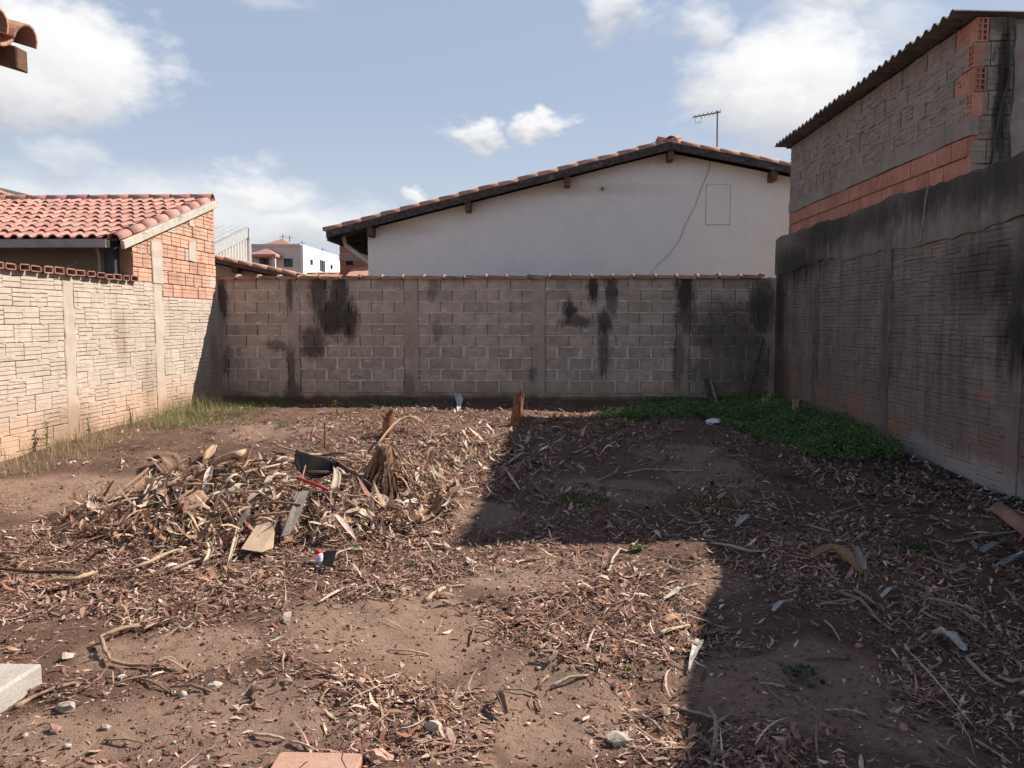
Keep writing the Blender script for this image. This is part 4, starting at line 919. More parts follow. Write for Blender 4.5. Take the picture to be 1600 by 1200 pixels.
# fine twigs and fibres
x, y, g = scatter(30000, pw=1.3, seed=33); n = len(x); L = np.clip(np.exp(g.normal(math.log(.13), .6, n)), .04, .55)
lstuff(leaves('twig_litter', x, y, g, L, .004+.007*g.random(n), .02, .25, .35, 5, 1), 'thin dry twigs and fibres lying among the leaf litter', 'twigs')
# clods and pebbles
def clods(name, n, seed, sizes, m, ymax, label, cat, pal):
    g = np.random.default_rng(seed); y = 2.2+(ymax-2.2)*g.random(n)**1.5; x = (g.random(n)*2-1)*(.72*y+.4); ok = (x > XL+.1) & (x < XR-.1); x, y = x[ok], y[ok]; n = len(x)
    base = np.array([(0, 0, 1), (.9, 0, .2), (.28, .86, .2), (-.73, .53, .2), (-.73, -.53, .2), (.28, -.86, .2), (0, 0, -.6)]); f_ = np.array([(0, i, i % 5+1) for i in range(1, 6)]+[(6, i % 5+1, i) for i in range(1, 6)])
    s_ = sizes*np.exp(g.normal(0, .55, n)); V = base[None]*(1+.5*(g.random((n, 7, 3))-.5))*s_[:, None, None]; th = g.random(n)*6.28; c, sn = np.cos(th)[:, None], np.sin(th)[:, None]
    VX = V[..., 0]*c-V[..., 1]*sn+x[:, None]; VY = V[..., 0]*sn+V[..., 1]*c+y[:, None]; VZ = V[..., 2]*.75+hgt(x, y)[:, None]+s_[:, None]*.15
    C = pal[g.integers(0, len(pal), n)]*(.7+.6*g.random((n, 1)))
    o = raw_mesh(name, np.stack([VX, VY, VZ], -1).reshape(-1, 3), (np.arange(n)[:, None, None]*7+f_[None]).reshape(-1, 3), np.repeat(C, 7, 0), m, False); return lstuff(o, label, cat)
clods('soil_clods', 16000, 41, .0042, 'litter', 9, 'small crumbling clods of brown soil', 'soil', np.array([(.22, .135, .098), (.17, .1, .075), (.26, .17, .125)]))
clods('pebbles', 1100, 42, .006, 'litter', 10, 'tiny pale pebbles and rubble chips in the soil', 'pebbles', np.array([(.5, .45, .39), (.38, .31, .25), (.6, .57, .53), (.42, .22, .14)]))
g = np.random.default_rng(44); n = 1500; y = 6.2+3.6*g.random(n); x = XR-.06-1.3*g.random(n)**1.6
L = .02+.05*g.random(n)
lstuff(leaves('burnt_rubbish', x, y, g, L, L*(.3+.5*g.random(n)), .03, .7, .3, 2, 2, cols=np.array([(.03, .027, .026), (.09, .08, .075), (.3, .28, .26), (.45, .42, .39), (.2, .1, .07)]), w=np.array([.4, .25, .15, .1, .1])), 'charred scraps and ash against the foot of the dark wall', 'ash')

# ------------------------------------------------------------------ debris heap: loose mass plus single pieces
PX, PY = -2.2, 6.1
SHOW = [(497, 738, 44, 34), (405, 850, 34, 30), (462, 812, 30, 44), (505, 878, 26, 22), (490, 770, 34, 16), (200, 765, 30, 40), (600, 745, 34, 44)]
def clear(x, y, z):
    px, py = project(x, y, z); k = np.ones(x.shape, bool)
    for (a, b, rx, ry) in SHOW: k &= np.hypot((px-a)/rx, (py-b)/ry) > 1
    return k
def pile_z(x, y): return h1(x, y)+.13*max(0, 1-((x-PX)/1.5)**2-((y-PY)/1.0)**2)
g = np.random.default_rng(51); n = 5200; rr = np.sqrt(g.random(n)); th = g.random(n)*6.283
x = PX+1.55*rr*np.cos(th); y = PY+1.05*rr*np.sin(th); L = np.clip(np.exp(g.normal(math.log(.10), .5, n)), .03, .34)
k = clear(x, y, hgt(x, y)+.08); x, y, L = x[k], y[k], L[k]; n = len(x)
PALP = np.array([(.46, .31, .22), (.57, .43, .32), (.29, .17, .115), (.16, .09, .062), (.66, .54, .43), (.35, .19, .12)]); PW = np.array([.24, .19, .19, .15, .12, .11])
lstuff(leaves('debris_mass', x, y, g, L, L*(.06+.16*g.random(n)), .14, .8, .7, 5, 2, 'leafdry', PALP, PW), 'tangled mass of dry banana leaves forming the debris heap', 'debris')
g = np.random.default_rng(52); n = 700; x = -1.0+1.3*g.normal(0, .45, n); y = 8.2+1.6*g.normal(0, .5, n); L = np.clip(np.exp(g.normal(math.log(.12), .4, n)), .05, .3)
lstuff(leaves('spread_leaves', x, y, g, L, L*(.07+.16*g.random(n)), .05, .6, .6, 5, 2, 'leafdry', PALP, PW), 'loose pale banana leaf shreds spread behind the debris heap', 'leaf litter')

def ribbon(pts, wid, curl=.6, col=(.4, .28, .19), twist=0., tilt=0., seed=0, na=4, fray=.15):
    """dry leaf or sheath: a curling sheet along a path"""
    r = random.Random(seed); pts = [Vector(map(float, p)) for p in pts]; P_ = []
    for i in range(len(pts)-1):
        k = 3 if len(pts) < 5 else 2
        for j in range(k):
            t_ = j/k; p0 = pts[max(i-1, 0)]; p1 = pts[i]; p2 = pts[i+1]; p3 = pts[min(i+2, len(pts)-1)]
            P_.append(.5*((2*p1)+(p2-p0)*t_+(2*p0-5*p1+4*p2-p3)*t_*t_+(3*p1-p0-3*p2+p3)*t_**3))
    P_.append(pts[-1]); n = len(P_); mb = MB(); vs = []
    for i, p in enumerate(P_):
        f_ = i/(n-1); d_ = (P_[min(i+1, n-1)]-P_[max(i-1, 0)]).normalized(); sd = d_.cross(Vector((0, 0, 1)))
        if sd.length < .1: sd = d_.cross(Vector((0, 1, 0)))
        sd.normalize(); u_ = sd.cross(d_); a0 = tilt+twist*f_
        s2 = sd*math.cos(a0)+u_*math.sin(a0); u2 = u_*math.cos(a0)-sd*math.sin(a0)
        wv = (np.interp(f_, np.linspace(0, 1, len(wid)), wid))*(1+r.uniform(-fray, fray))
        for j in range(na+1):
            t_ = (j/na*2-1); ang = t_*curl*1.57
            k = math.sin(ang)/max(curl*1.57, .01); h_ = (1-math.cos(ang))/max(curl*1.57, .01)
            vs.append(p+s2*k*wv/2+u2*h_*wv/2+Vector((r.uniform(-1, 1), r.uniform(-1, 1), r.uniform(-1, 1)))*.02*wv)
    mb.add(vs, [(i*(na+1)+j, i*(na+1)+j+1, (i+1)*(na+1)+j+1, (i+1)*(na+1)+j) for i in range(n-1) for j in range(na)], col)
    return mb
def solid(o, th=.003):
    m_ = o.modifiers.new('thickness', 'SOLIDIFY'); m_.thickness = th; m_.offset = 0; return o
def G(px, py, dz=0.): p = gpx(px, py); return np.array([p[0], p[1], p[2]+dz])
def GP(px, py, dz=0.):
    r_ = ray(px, py); t_ = 3.0
    while t_ < 9.5:
        p = CAM+r_*t_
        if p[2] <= pile_z(p[0], p[1])+.03: break
        t_ += .02
    return np.array([p[0], p[1], p[2]+dz]) if t_ < 9.4 else G(px, py, dz)
def jit(c, r, a=.18): k = 1+r.uniform(-a, a); return tuple(q*k for q in c)
TANS = [(.46, .31, .215), (.57, .43, .32), (.32, .195, .135), (.22, .13, .09), (.66, .54, .43)]
r = random.Random(91)
CW = ['tan', 'pale straw', 'brown', 'dark brown', 'bleached']
for i in range(84):                                  # crumpled leaves and sheaths on the heap
    a = r.uniform(0, 6.283); q = math.sqrt(r.random()); x0 = PX+1.25*q*math.cos(a); y0 = PY-.1+.8*q*math.sin(a); th = a+r.uniform(-1.2, 1.2); ln = r.uniform(.12, .32); k = r.uniform(-.3, .5)
    pts = []
    for s_ in (-.5, -.2, .15, .5):
        xx = x0+math.cos(th+k*s_)*ln*s_; yy = y0+math.sin(th+k*s_)*ln*s_; pts.append((xx, yy, pile_z(xx, yy)+r.uniform(-.02, .09)))
    if not clear(np.array([x0]), np.array([y0]), pile_z(x0, y0)+.05)[0]: continue
    wv = r.uniform(.025, .065); ci = r.randrange(5); o = solid(ribbon(pts, [wv*.5, wv, wv*.9, wv*.25], r.uniform(.4, 1.4), jit(TANS[ci], r), r.uniform(-1, 1), r.uniform(-.7, .7), i).build('banana_leaf', 'leafdry', None, True, False))
    tag(o, f'crumpled {CW[ci]} dry leaf piece lying on the debris heap', 'dry leaf', f'{CW[ci]} dry leaves on the debris heap')
for i in range(34):                                  # stalks in the heap
    a = r.uniform(0, 6.283); q = math.sqrt(r.random()); x0 = PX+1.2*q*math.cos(a); y0 = PY-.1+.75*q*math.sin(a); th = r.uniform(-.6, .6)+(0 if r.random() < .6 else 1.2); ln = r.uniform(.3, .8); pts = []
    for s_ in (-.5, -.15, .2, .5): xx = x0+math.cos(th)*ln*s_; yy = y0+math.sin(th)*ln*s_*.8; pts.append((xx, yy, pile_z(xx, yy)+.03+r.uniform(-.02, .05)))
    mb = MB(); rd = r.uniform(.006, .015); ci = r.randrange(4); mb.tube(pts, [rd, rd*1.1, rd*.9, rd*.6], 6, jit(TANS[ci], r)); tag(mb.build('leaf_stalk', 'leafdry', None, True), f'thin {CW[ci]} dry leaf stalk lying in the debris heap', 'stalk', f'{CW[ci]} stalks in the debris heap')

HEAP = [False]
def stalk(px, rad, label, col=(.34, .25, .18), name='dry_stalk', dz=.012, lift=None, group=None, cat='stalk'):
    k = len(px); pts = []
    for i, p in enumerate(px): q = (GP if HEAP[0] else G)(*p[:2]); q[2] += dz+(p[2] if len(p) > 2 else 0)*(.5 if HEAP[0] else 1); pts.append(q)
    fine = []
    for i in range(k-1):
        for j in range(3): fine.append(pts[i]+(pts[i+1]-pts[i])*j/3+np.array([r.uniform(-1, 1), r.uniform(-1, 1), .6*r.random()])*rad*.35)
    fine.append(pts[-1]); n_ = len(fine)
    mb = MB(); mb.tube(fine, [rad*(1.05-.4*i/(n_-1))*r.uniform(.85, 1.15) for i in range(n_)], 7, col)
    return tag(mb.build(name, 'leafdry', None, True), label, cat, group)
def leafpx(px, wid, label, col, curl=.7, name='dry_leaf', twist=0., tilt=0., dz=.015, group=None, seed=1, cat='dry leaf'):
    pts = [(GP if HEAP[0] else G)(*p[:2])+np.array([0, 0, dz+(p[2] if len(p) > 2 else 0)*(.5 if HEAP[0] else 1)]) for p in px]
    return tag(solid(ribbon(pts, wid, curl, col, twist, tilt, seed).build(name, 'leafdry', None, True, False)), label, cat, group)
HEAP[0] = True
# heap pieces that stand out
stalk([(150, 803), (192, 768, .03), (235, 735, .03), (258, 722, .02)], .022, 'long brown stalk leaning down the wall side of the debris heap', (.25, .165, .115))
stalk([(222, 792, .02), (252, 760, .06), (280, 737, .08), (305, 735, .05)], .016, 'grey bent stalk arching over the wall side end of the debris heap', (.36, .275, .21))
stalk([(182, 795), (215, 762, .04), (240, 738, .06)], .012, 'thin brown stalk beside the long stalk on the heap', (.3, .19, .13))
leafpx([(232, 728, .06), (258, 726, .12), (276, 745, .1), (282, 775, .03)], [.1, .2, .2, .12], 'broad brown folded leaf draped at the wall side end of the heap', (.26, .165, .11), .6, seed=4)
leafpx([(332, 742, .1), (352, 736, .13), (378, 730, .13), (384, 716, .12)], [.08, .15, .14, .06], 'big curled tan leaf sheath on top of the debris heap', (.47, .33, .22), 1.3, tilt=.5, seed=5)
leafpx([(322, 728, .1), (330, 718, .14), (336, 708, .14)], [.06, .1, .05], 'upright orange tan leaf tip on top of the debris heap', (.52, .35, .21), .4, seed=6)
leafpx([(283, 800, .04), (305, 790, .06), (322, 782, .05)], [.13, .17, .09], 'flat brown leaf piece in the middle of the debris heap', (.37, .225, .15), .3, tilt=-.6, seed=7)
leafpx([(290, 772, .1), (310, 771, .1), (334, 770, .09)], [.04, .05, .03], 'pale rolled leaf lying level above the flat brown leaf', (.53, .38, .25), .8, seed=8)
leafpx([(358, 884, .02), (366, 860, .04), (372, 836, .06)], [.02, .035, .025], 'narrow bleached strip standing up in front of the cardboard', (.55, .44, .33), .7, seed=9)
leafpx([(320, 885, .02), (330, 872, .05), (326, 858, .06)], [.03, .05, .03], 'small bleached folded leaf in front of the heap', (.57, .46, .34), .9, seed=10)
leafpx([(185, 900), (225, 890, .02), (262, 872, .02), (292, 862, .02)], [.03, .05, .045, .02], 'long tan split sheath lying before the heap', (.46, .33, .215), .8, seed=11)
leafpx([(72, 918, .02), (92, 916, .03), (122, 914, .03), (150, 902, .02)], [.07, .075, .06, .05], 'thick tan leaf sheath end lying apart before the heap', (.45, .32, .21), 1.2, seed=12)
stalk([(262, 895), (300, 880), (345, 868)], .011, 'straight grey stalk lying before the cardboard piece', (.36, .28, .215))
stalk([(120, 895), (60, 897), (0, 892)], .014, 'dark stick lying at the foot of the heap by the slab side', (.13, .085, .06))
stalk([(432, 700, .02), (470, 712, .05), (520, 722, .04)], .014, 'pale stalk lying behind the black plastic bowl', (.45, .36, .28))
stalk([(502, 790, .02), (560, 822, .02), (620, 852)], .010, 'long thin dark twig running down the front of the heap', (.17, .11, .075))
stalk([(522, 733, .10), (550, 748, .08), (582, 768, .05)], .02, 'dark weathered pole lying between bowl and leaf bundle', (.11, .085, .075), 'pole', cat='pole')
stalk([(655, 742, .02), (690, 760), (720, 768), (745, 762)], .009, 'tan stalk lying behind the heap towards the shade', (.42, .31, .225))
stalk([(620, 725, .05), (645, 735, .03), (680, 750)], .007, 'thin stalk sloping off the leaf bundle', (.38, .28, .2))
leafpx([(590, 706, .12), (606, 690, .2), (625, 675, .27), (645, 672, .27), (660, 676, .22)], [.03, .035, .05, .11, .03], 'arching tan leaf rising from the bundle of hanging leaves', (.45, .30, .19), .5, seed=13)
leafpx([(523, 773, .04), (527, 755, .08), (522, 742, .1)], [.09, .06, .02], 'pale pointed leaf tip standing beside the black bowl', (.56, .45, .33), .6, seed=14)
leafpx([(578, 792, .03), (592, 785, .05), (606, 790, .03)], [.05, .08, .04], 'pale striped leaf curl below the leaf bundle', (.54, .43, .33), .8, seed=15)
leafpx([(540, 808, .02), (560, 804, .03), (572, 812, .02)], [.05, .09, .03], 'flat pale triangular leaf on the front of the heap', (.56, .45, .34), .3, seed=16)
leafpx([(325, 742, .05), (340, 752, .05), (372, 748, .04)], [.05, .07, .04], 'shaded brown leaf under the curled sheath', (.24, .155, .105), .5, seed=17)
leafpx([(414, 765, .05), (428, 755, .07), (448, 752, .06)], [.04, .09, .05], 'fan of bleached leaf shreds beside the grey board', (.56, .46, .36), .6, seed=18)

HEAP[0] = False
def jagged(name, px, py, hh, wd, m, label, seed, cat='stump', lean=(0, 0), nj=12, flare=1.25):
    q = random.Random(seed); p = G(px, py); mb = MB(); vs = []
    for k, (z, s_) in enumerate(((-.06, flare), (hh*.12, 1.1), (hh*.5, 1.0), (hh*.75, .95))):
        for j in range(nj):
            a = 6.283*j/nj; rd = wd/2*s_*(1+q.uniform(-.14, .14)); f_ = max(z, 0)/hh; vs.append((p[0]+math.cos(a)*rd+lean[0]*f_, p[1]+math.sin(a)*rd+lean[1]*f_, p[2]+z))
    for j in range(nj):
        a = 6.283*j/nj; rd = wd/2*.9*(1+q.uniform(-.2, .2)); vs.append((p[0]+math.cos(a)*rd+lean[0], p[1]+math.sin(a)*rd+lean[1], p[2]+hh*q.uniform(.72, 1.05)))
    for j in range(nj):
        a = 6.283*j/nj; vs.append((p[0]+math.cos(a)*wd*.27+lean[0]*.9, p[1]+math.sin(a)*wd*.27+lean[1]*.9, p[2]+hh*q.uniform(.55, .8)))
    fs = [(k*nj+j, k*nj+(j+1) % nj, (k+1)*nj+(j+1) % nj, (k+1)*nj+j) for k in range(5) for j in range(nj)]+[tuple(5*nj+j for j in range(nj))]
    mb.add(vs, fs); return tag(mb.build(name, m), label, cat)
jagged('banana_stump', 808, 663, .46, .15, 'stump', 'splintered reddish banana stump standing before the block wall', 1, lean=(.02, .0))
jagged('banana_stump', 604, 683, .32, .12, 'stump', 'smaller reddish banana stump behind the bundle of hanging leaves', 2, lean=(.03, 0))
jagged('cut_stump', 1197, 648, .30, .13, 'pale_stump', 'pale cut stump in the green bed nearer the block wall', 3)
jagged('cut_stump', 1243, 655, .32, .11, 'pale_stump', 'pale pointed stump in the green bed nearer the dark wall', 4)
jagged('cut_stump', 256, 646, .13, .1, 'stump', 'short dark stub at the foot of the sunlit wall', 5)
jagged('stake', 508, 699, .30, .025, 'stump', 'thin broken stake standing in the bare soil behind the heap', 6, 'stake', nj=6)

# bundle of hanging leaves
def bundle():
    b = G(602, 772); t = thing('leaf_bundle', 'drooping reddish brown bundle of dry leaves on an old banana plant', 'dry plant', b); q = random.Random(7)
    mb = MB(); mb.tube([b+np.array([0, .03, -.05]), b+np.array([0, .03, .2]), b+np.array([-.02, .03, .38])], [.09, .075, .06], 10, (.23, .12, .075)); mb.build('stem', 'leafdry', t, True)
    for i in range(60):
        a = q.uniform(0, 6.283); rt = q.uniform(.02, .06); rb = q.uniform(.11, .27)*(1.2 if math.cos(a) > 0 else .9); hz = q.uniform(.2, .38)
        pts = [b+np.array([math.cos(a)*rt, .03+math.sin(a)*rt, hz]), b+np.array([math.cos(a)*(rt+.05), .03+math.sin(a)*(rt+.05), hz+q.uniform(-.06, .02)]), b+np.array([math.cos(a)*rb*.85, .03+math.sin(a)*rb*.8, hz*.5]), b+np.array([math.cos(a)*rb*1.15, .03+math.sin(a)*rb, q.uniform(-.02, .08)])]
        wv = q.uniform(.007, .032); solid(ribbon(pts, [wv*.5, wv, wv, wv*.4], q.uniform(.3, 1), jit(q.choice([(.26, .14, .09), (.36, .22, .145), (.2, .11, .07), (.44, .30, .2)]), q), q.uniform(-.4, .4), 0, i).build('hanging_leaf', 'leafdry', t, True, False), .002)
bundle()

# ------------------------------------------------------------------ rubbish
def polyslab(name, px, th, m, label, cat, dz=.02, zs=None, bev=.003):
    pts = [GP(*p) for p in px]; z = np.mean([p[2] for p in pts])
    for i, p in enumerate(pts): p[2] = (p[2] if zs is None else p[2]+zs[i])+dz
    nrm = np.cross(pts[1]-pts[0], pts[2]-pts[0]); nrm = nrm/np.linalg.norm(nrm)*(1 if nrm[2] > 0 else -1)
    n_ = len(pts); mb = MB(); mb.add(pts+[p-nrm*th for p in pts], [tuple(range(n_)), tuple(range(2*n_-1, n_-1, -1))]+[(i, (i+1) % n_, (i+1) % n_+n_, i+n_) for i in range(n_)])
    return tag(bevel(mb.build(name, m), bev), label, cat)
polyslab('cardboard_piece', [(376, 866), (402, 826), (420, 820), (429, 838), (427, 864), (408, 871)], .006, 'card', 'torn flat tan cardboard piece leaning on the front of the heap', 'cardboard', .035)
polyslab('weathered_board', [(440, 850), (453, 812), (468, 778), (483, 776), (476, 800), (470, 815), (454, 846)], .015, 'grey_plank', 'grey weathered board lying down the front of the heap', 'board', .05)
def bowl():
    c = GP(497, 738, .13); t = tag(link('plastic_bowl', None), 'broken black plastic bowl half sunk in the debris heap', 'bowl'); t.location = c
    rows = []; mb = MB(); n1, n2 = 14, 5; vs = []
    tilt = Matrix.Rotation(R(62), 3, 'X') @ Matrix.Rotation(R(-16), 3, 'Z')
    for i in range(n2+1):
        f_ = i/n2; rad = .15+.027*f_; dz_ = -.03+.03*f_
        for j in range(n1+1): a = R(180)+R(180)*j/n1; vs.append(Vector((c[0], c[1], c[2]))+tilt @ Vector((math.cos(a)*rad, math.sin(a)*rad, dz_)))
    base_i = len(vs); vs.append(Vector(c)+tilt @ Vector((0, 0, -.03)))
    fs = [(i*(n1+1)+j, i*(n1+1)+j+1, (i+1)*(n1+1)+j+1, (i+1)*(n1+1)+j) for i in range(n2) for j in range(n1)]+[(base_i, j+1, j) for j in range(n1)]
    mb.add(vs, fs); o = mb.build('shell', 'black_plastic', t, True, False); solid(o, .005)
    rim = [Vector(c)+tilt @ Vector((math.cos(R(180)+R(180)*j/n1)*.177, math.sin(R(180)+R(180)*j/n1)*.177, 0)) for j in range(n1+1)]
    mb = MB(); mb.tube(rim, .006, 6); mb.build('rim', 'black_plastic', t, True)
bowl()
mb = MB(); mb.tube([GP(464, 757, .05), GP(488, 765, .05), GP(513, 776, .05)], .012, 8); tag(mb.build('red_tube', 'red_plastic', None, True), 'thin red plastic tube lying below the black bowl', 'tube')
def bottle():
    c = G(503, 884, -.005); t = thing('plastic_bottle', 'small white plastic bottle with red top standing in the litter', 'bottle', c); ax = Vector((-.035, .02, .105)).normalized(); n_ = 14
    def lathe(prof):
        mb = MB(); vs = []; u_ = ax.cross(Vector((0, 1, 0))).normalized(); v_ = ax.cross(u_)
        for (z, rd) in prof:
            for j in range(n_): a = 6.283*j/n_; vs.append(Vector(c)+ax*z+(u_*math.cos(a)+v_*math.sin(a))*rd)
        mb.add(vs, [(i*n_+j, i*n_+(j+1) % n_, (i+1)*n_+(j+1) % n_, (i+1)*n_+j) for i in range(len(prof)-1) for j in range(n_)]+[tuple(range(n_)), tuple((len(prof)-1)*n_+j for j in range(n_))]); return mb
    lathe([(0, .02), (.004, .025), (.075, .026), (.082, .024), (.086, .019)]).build('body', 'white_plastic', t, True)
    lathe([(.02, .0266), (.045, .0268)]).build('label', 'blue_label', t, True)
    lathe([(.0862, .0245), (.092, .0255), (.108, .023), (.114, .012)]).build('cap', 'red_cap', t, True)
bottle()
polyslab('plastic_tray', [(503, 890), (506, 878), (527, 877), (519, 893)], .006, 'black_plastic', 'folded black plastic tray piece beside the white bottle', 'tray', .03, (0, .04, .045, 0))
leafpx([(517, 892, .02), (527, 880, .05), (548, 868, .03)], [.012, .018, .012], 'pale grey strip leaning on the black tray piece', (.46, .41, .36), .6, seed=21)
def lump(name, px, py, sx_, sy_, sz_, m, label, cat, seed, group=None, sink=.25, sub=2, amp=.28, parent=None):
    bm = bmesh.new(); bmesh.ops.create_icosphere(bm, subdivisions=sub, radius=1); q = random.Random(seed); o3 = [q.uniform(0, 50) for _ in range(3)]
    from mathutils import noise as mn
    for v_ in bm.verts:
        k = 1+amp*mn.noise(Vector((v_.co.x*1.3+o3[0], v_.co.y*1.3+o3[1], v_.co.z*1.3+o3[2])))*2; v_.co = Vector((v_.co.x*sx_, v_.co.y*sy_, v_.co.z*sz_))*k
    me = bpy.data.meshes.new(name); bm.to_mesh(me); bm.free(); me.materials.append(M[m]); p = G(px, py)
    return tag(link(name, me, None, (p[0], p[1], p[2]+sz_*(1-2*sink)), (q.uniform(-.3, .3), q.uniform(-.3, .3), q.uniform(0, 6))), label, cat, group)
for i, (px, py, s_, lab) in enumerate([(102, 1110, .034, 'pale angular stone lying beside the concrete slab'), (335, 1075, .026, 'rounded grey stone casting a shadow on bare earth'), (678, 1140, .03, 'brown egg shaped stone in the front litter heap'), (966, 1160, .036, 'pale flat stone with dark side on bare soil'),
     (106, 1028, .022, 'white chip of rubble behind the concrete slab'), (190, 1060, .018, 'whitish stone under the bent stalk'), (166, 1138, .016, 'small pale stone by the white board'), (146, 1026, .016, 'white pebble beside the bent stalk'), (1040, 1115, .02, 'dark stone at the edge of the shade'),
     (825, 1133, .012, 'tiny white pebble on the bare front soil'), (40, 1150, .012, 'small pink stone below the concrete slab')]):
    lump('stone', px, py, s_*1.25, s_, s_*.75, 'stone', lab, 'stone', 100+i, sub=1 if s_ < .02 else 2)
lump('brick_chip', 86, 1142, .035, .02, .012, 'terracotta', 'orange brick chip on the earth below the concrete slab', 'brick chip', 120)
lump('brick_chip', 1342, 1011, .02, .014, .012, 'terracotta', 'small orange brick chip on the shaded bare patch', 'brick chip', 121)
lump('brick_chip', 1412, 1140, .025, .016, .01, 'terracotta', 'flat pink brick chip in the dark front corner', 'brick chip', 122)
lump('brick_piece', 592, 1188, .05, .035, .025, 'terracotta', 'broken brick piece beside the terracotta slab', 'brick', 123)
lump('plastic_bag', 1117, 664, .24, .09, .055, 'white_plastic', 'crumpled grey white plastic bag at the edge of the green bed', 'bag', 124, amp=.4)
leafpx([(716, 645, .0), (718, 636, .09), (714, 630, .16)], [.03, .12, .1], 'white scrap of rag standing by the block wall', (.62, .6, .57), .4, 'rag', seed=22, cat='rag')
for i, (px, lab) in enumerate([([(1462, 1003, .02), (1478, 1014, .05), (1500, 1028, .03)], 'crumpled white paper lying in the dark corner litter'), ([(1208, 962, .01), (1222, 955, .03), (1240, 948, .02)], 'torn white paper scrap on shaded litter'), ([(1378, 940, .01), (1390, 934, .03), (1402, 926, .02)], 'small white paper twist near the brown root')]):
    leafpx(px, [.06, .11, .07] if i == 0 else [.03, .05, .02], lab, (.5, .485, .46), .8, 'paper', seed=30+i, cat='paper', twist=.8)
leafpx([(1268, 888, .05), (1300, 880, .07), (1322, 890, .05), (1345, 905, .02)], [.06, .12, .1, .04], 'large curled orange brown leaf in the shade', (.36, .215, .12), .9, seed=41)
leafpx([(1335, 872, .06), (1344, 890, .04), (1350, 900, .02)], [.04, .06, .04], 'grey leaf standing beside the orange brown leaf', (.34, .28, .23), .8, seed=42)
leafpx([(1094, 1008, .01), (1088, 1022, .02), (1080, 1040, .01), (1076, 1054, 0)], [.04, .045, .02, .006], 'pale white leaf lying alone on shaded bare soil', (.56, .52, .46), .5, seed=43)
leafpx([(1020, 1002), (1045, 996, .02), (1078, 984, .01)], [.05, .035, .015], 'pale leaf crossing the edge of the shade', (.47, .36, .26), .6, seed=44)
leafpx([(1040, 980, .01), (1056, 976, .03)], [.05, .04], 'orange tan leaf scrap at the edge of the shade', (.42, .25, .13), .5, seed=45)
leafpx([(1030, 945), (1052, 937, .02), (1062, 930, .03)], [.015, .04, .03], 'whitish leaf pair on the shade edge litter', (.53, .47, .4), .6, seed=46)
leafpx([(1110, 852), (1140, 862, .02), (1170, 868, .01), (1195, 866)], [.02, .05, .06, .02], 'long pale leaf lying in the shade beyond the lit strip', (.47, .40, .33), .6, seed=47)
leafpx([(792, 738), (799, 752, .02), (812, 768)], [.02, .035, .015], 'pale crescent leaf at the edge of the building shade', (.52, .45, .37), .5, seed=48)
leafpx([(795, 725), (815, 715, .02), (832, 712)], [.03, .06, .02], 'pale broad leaf shred in shade by the crescent leaf', (.45, .38, .31), .5, seed=49)
leafpx([(1150, 826, .0), (1162, 820, .03), (1172, 812, .02)], [.03, .07, .04], 'grey white leaf standing in the shaded litter', (.46, .41, .35), .6, seed=50)
leafpx([(790, 1125, .01), (783, 1110, .03), (776, 1095, .02)], [.03, .06, .03], 'brown rolled leaf standing in a hollow of bare soil', (.27, .175, .125), 1.3, seed=51)
leafpx([(388, 1098, .0), (400, 1094, .025), (412, 1090, .01)], [.05, .06, .03], 'small dark folded leaf standing on bare earth', (.2, .13, .095), 1.1, seed=52)
leafpx([(855, 1042, .0), (868, 1030, .02), (840, 1030, .02)], [.02, .03, .02], 'small pale leaf on the rounded earth mound', (.33, .25, .19), .5, seed=53)
stalk([(216, 984, .01), (185, 996, .03), (158, 1008, .03), (164, 1028, .02), (174, 1041, .01), (205, 1044), (248, 1044)], .011, 'bent zigzag brown stalk lying on open ground', (.35, .235, .16))
leafpx([(246, 1044, .01), (265, 1042, .02), (292, 1052)], [.025, .035, .01], 'tan leaf end beside the bent zigzag stalk', (.42, .30, .2), .7, seed=54)
stalk([(22, 1110), (50, 1095), (85, 1080), (120, 1070)], .010, 'brown stick running past the concrete slab corner', (.33, .23, .165))
leafpx([(498, 946), (525, 932, .01), (556, 916)], [.018, .024, .018], 'straight bleached strip lying on the bare path', (.56, .44, .33), .5, seed=55)
stalk([(664, 942), (680, 930), (695, 921)], .016, 'short thick hollow stalk end on the litter beside bare path', (.47, .35, .25))
stalk([(694, 921), (726, 917)], .008, 'thin pale stick touching the hollow stalk end', (.52, .4, .29))
stalk([(842, 1018), (870, 1000), (880, 985)], .009, 'forked tan stick beside the rounded mound', (.43, .32, .23))
stalk([(866, 1018), (905, 1036), (960, 1052), (985, 1056)], .007, 'thin bowed twig along the lit litter edge', (.33, .23, .165))
stalk([(915, 1025, .01), (922, 1008, .02), (928, 990, .01)], .008, 'short pale twig standing in the lit litter', (.5, .4, .3))
stalk([(950, 900), (958, 880, .02), (968, 868, .03), (978, 868, .02)], .010, 'pale hooked root end in the lit strip', (.52, .43, .34))
stalk([(1113, 1188), (1118, 1160, .02), (1117, 1135, .03), (1108, 1118, .02)], .009, 'forked grey branch standing in the dark front litter', (.36, .29, .23))
stalk([(1118, 1148, .03), (1132, 1137, .03), (1144, 1126, .02)], .006, 'side twig of the forked branch in front litter', (.36, .29, .23))
stalk([(1290, 974), (1302, 988, .01), (1312, 1004)], .006, 'small crooked twig on the shaded bare patch', (.42, .34, .27))
stalk([(1318, 934, .01), (1345, 946, .02), (1362, 962, .01), (1375, 976), (1398, 990)], .012, 'brown curved root beside the shaded bare patch', (.31, .22, .16))
stalk([(1335, 928, .01), (1358, 944, .02), (1376, 956)], .010, 'shorter root lying along the brown curved root', (.33, .24, .18))
stalk([(1450, 938), (1495, 950, .01), (1535, 962)], .010, 'straight grey stick in the far dark corner litter', (.37, .29, .22))
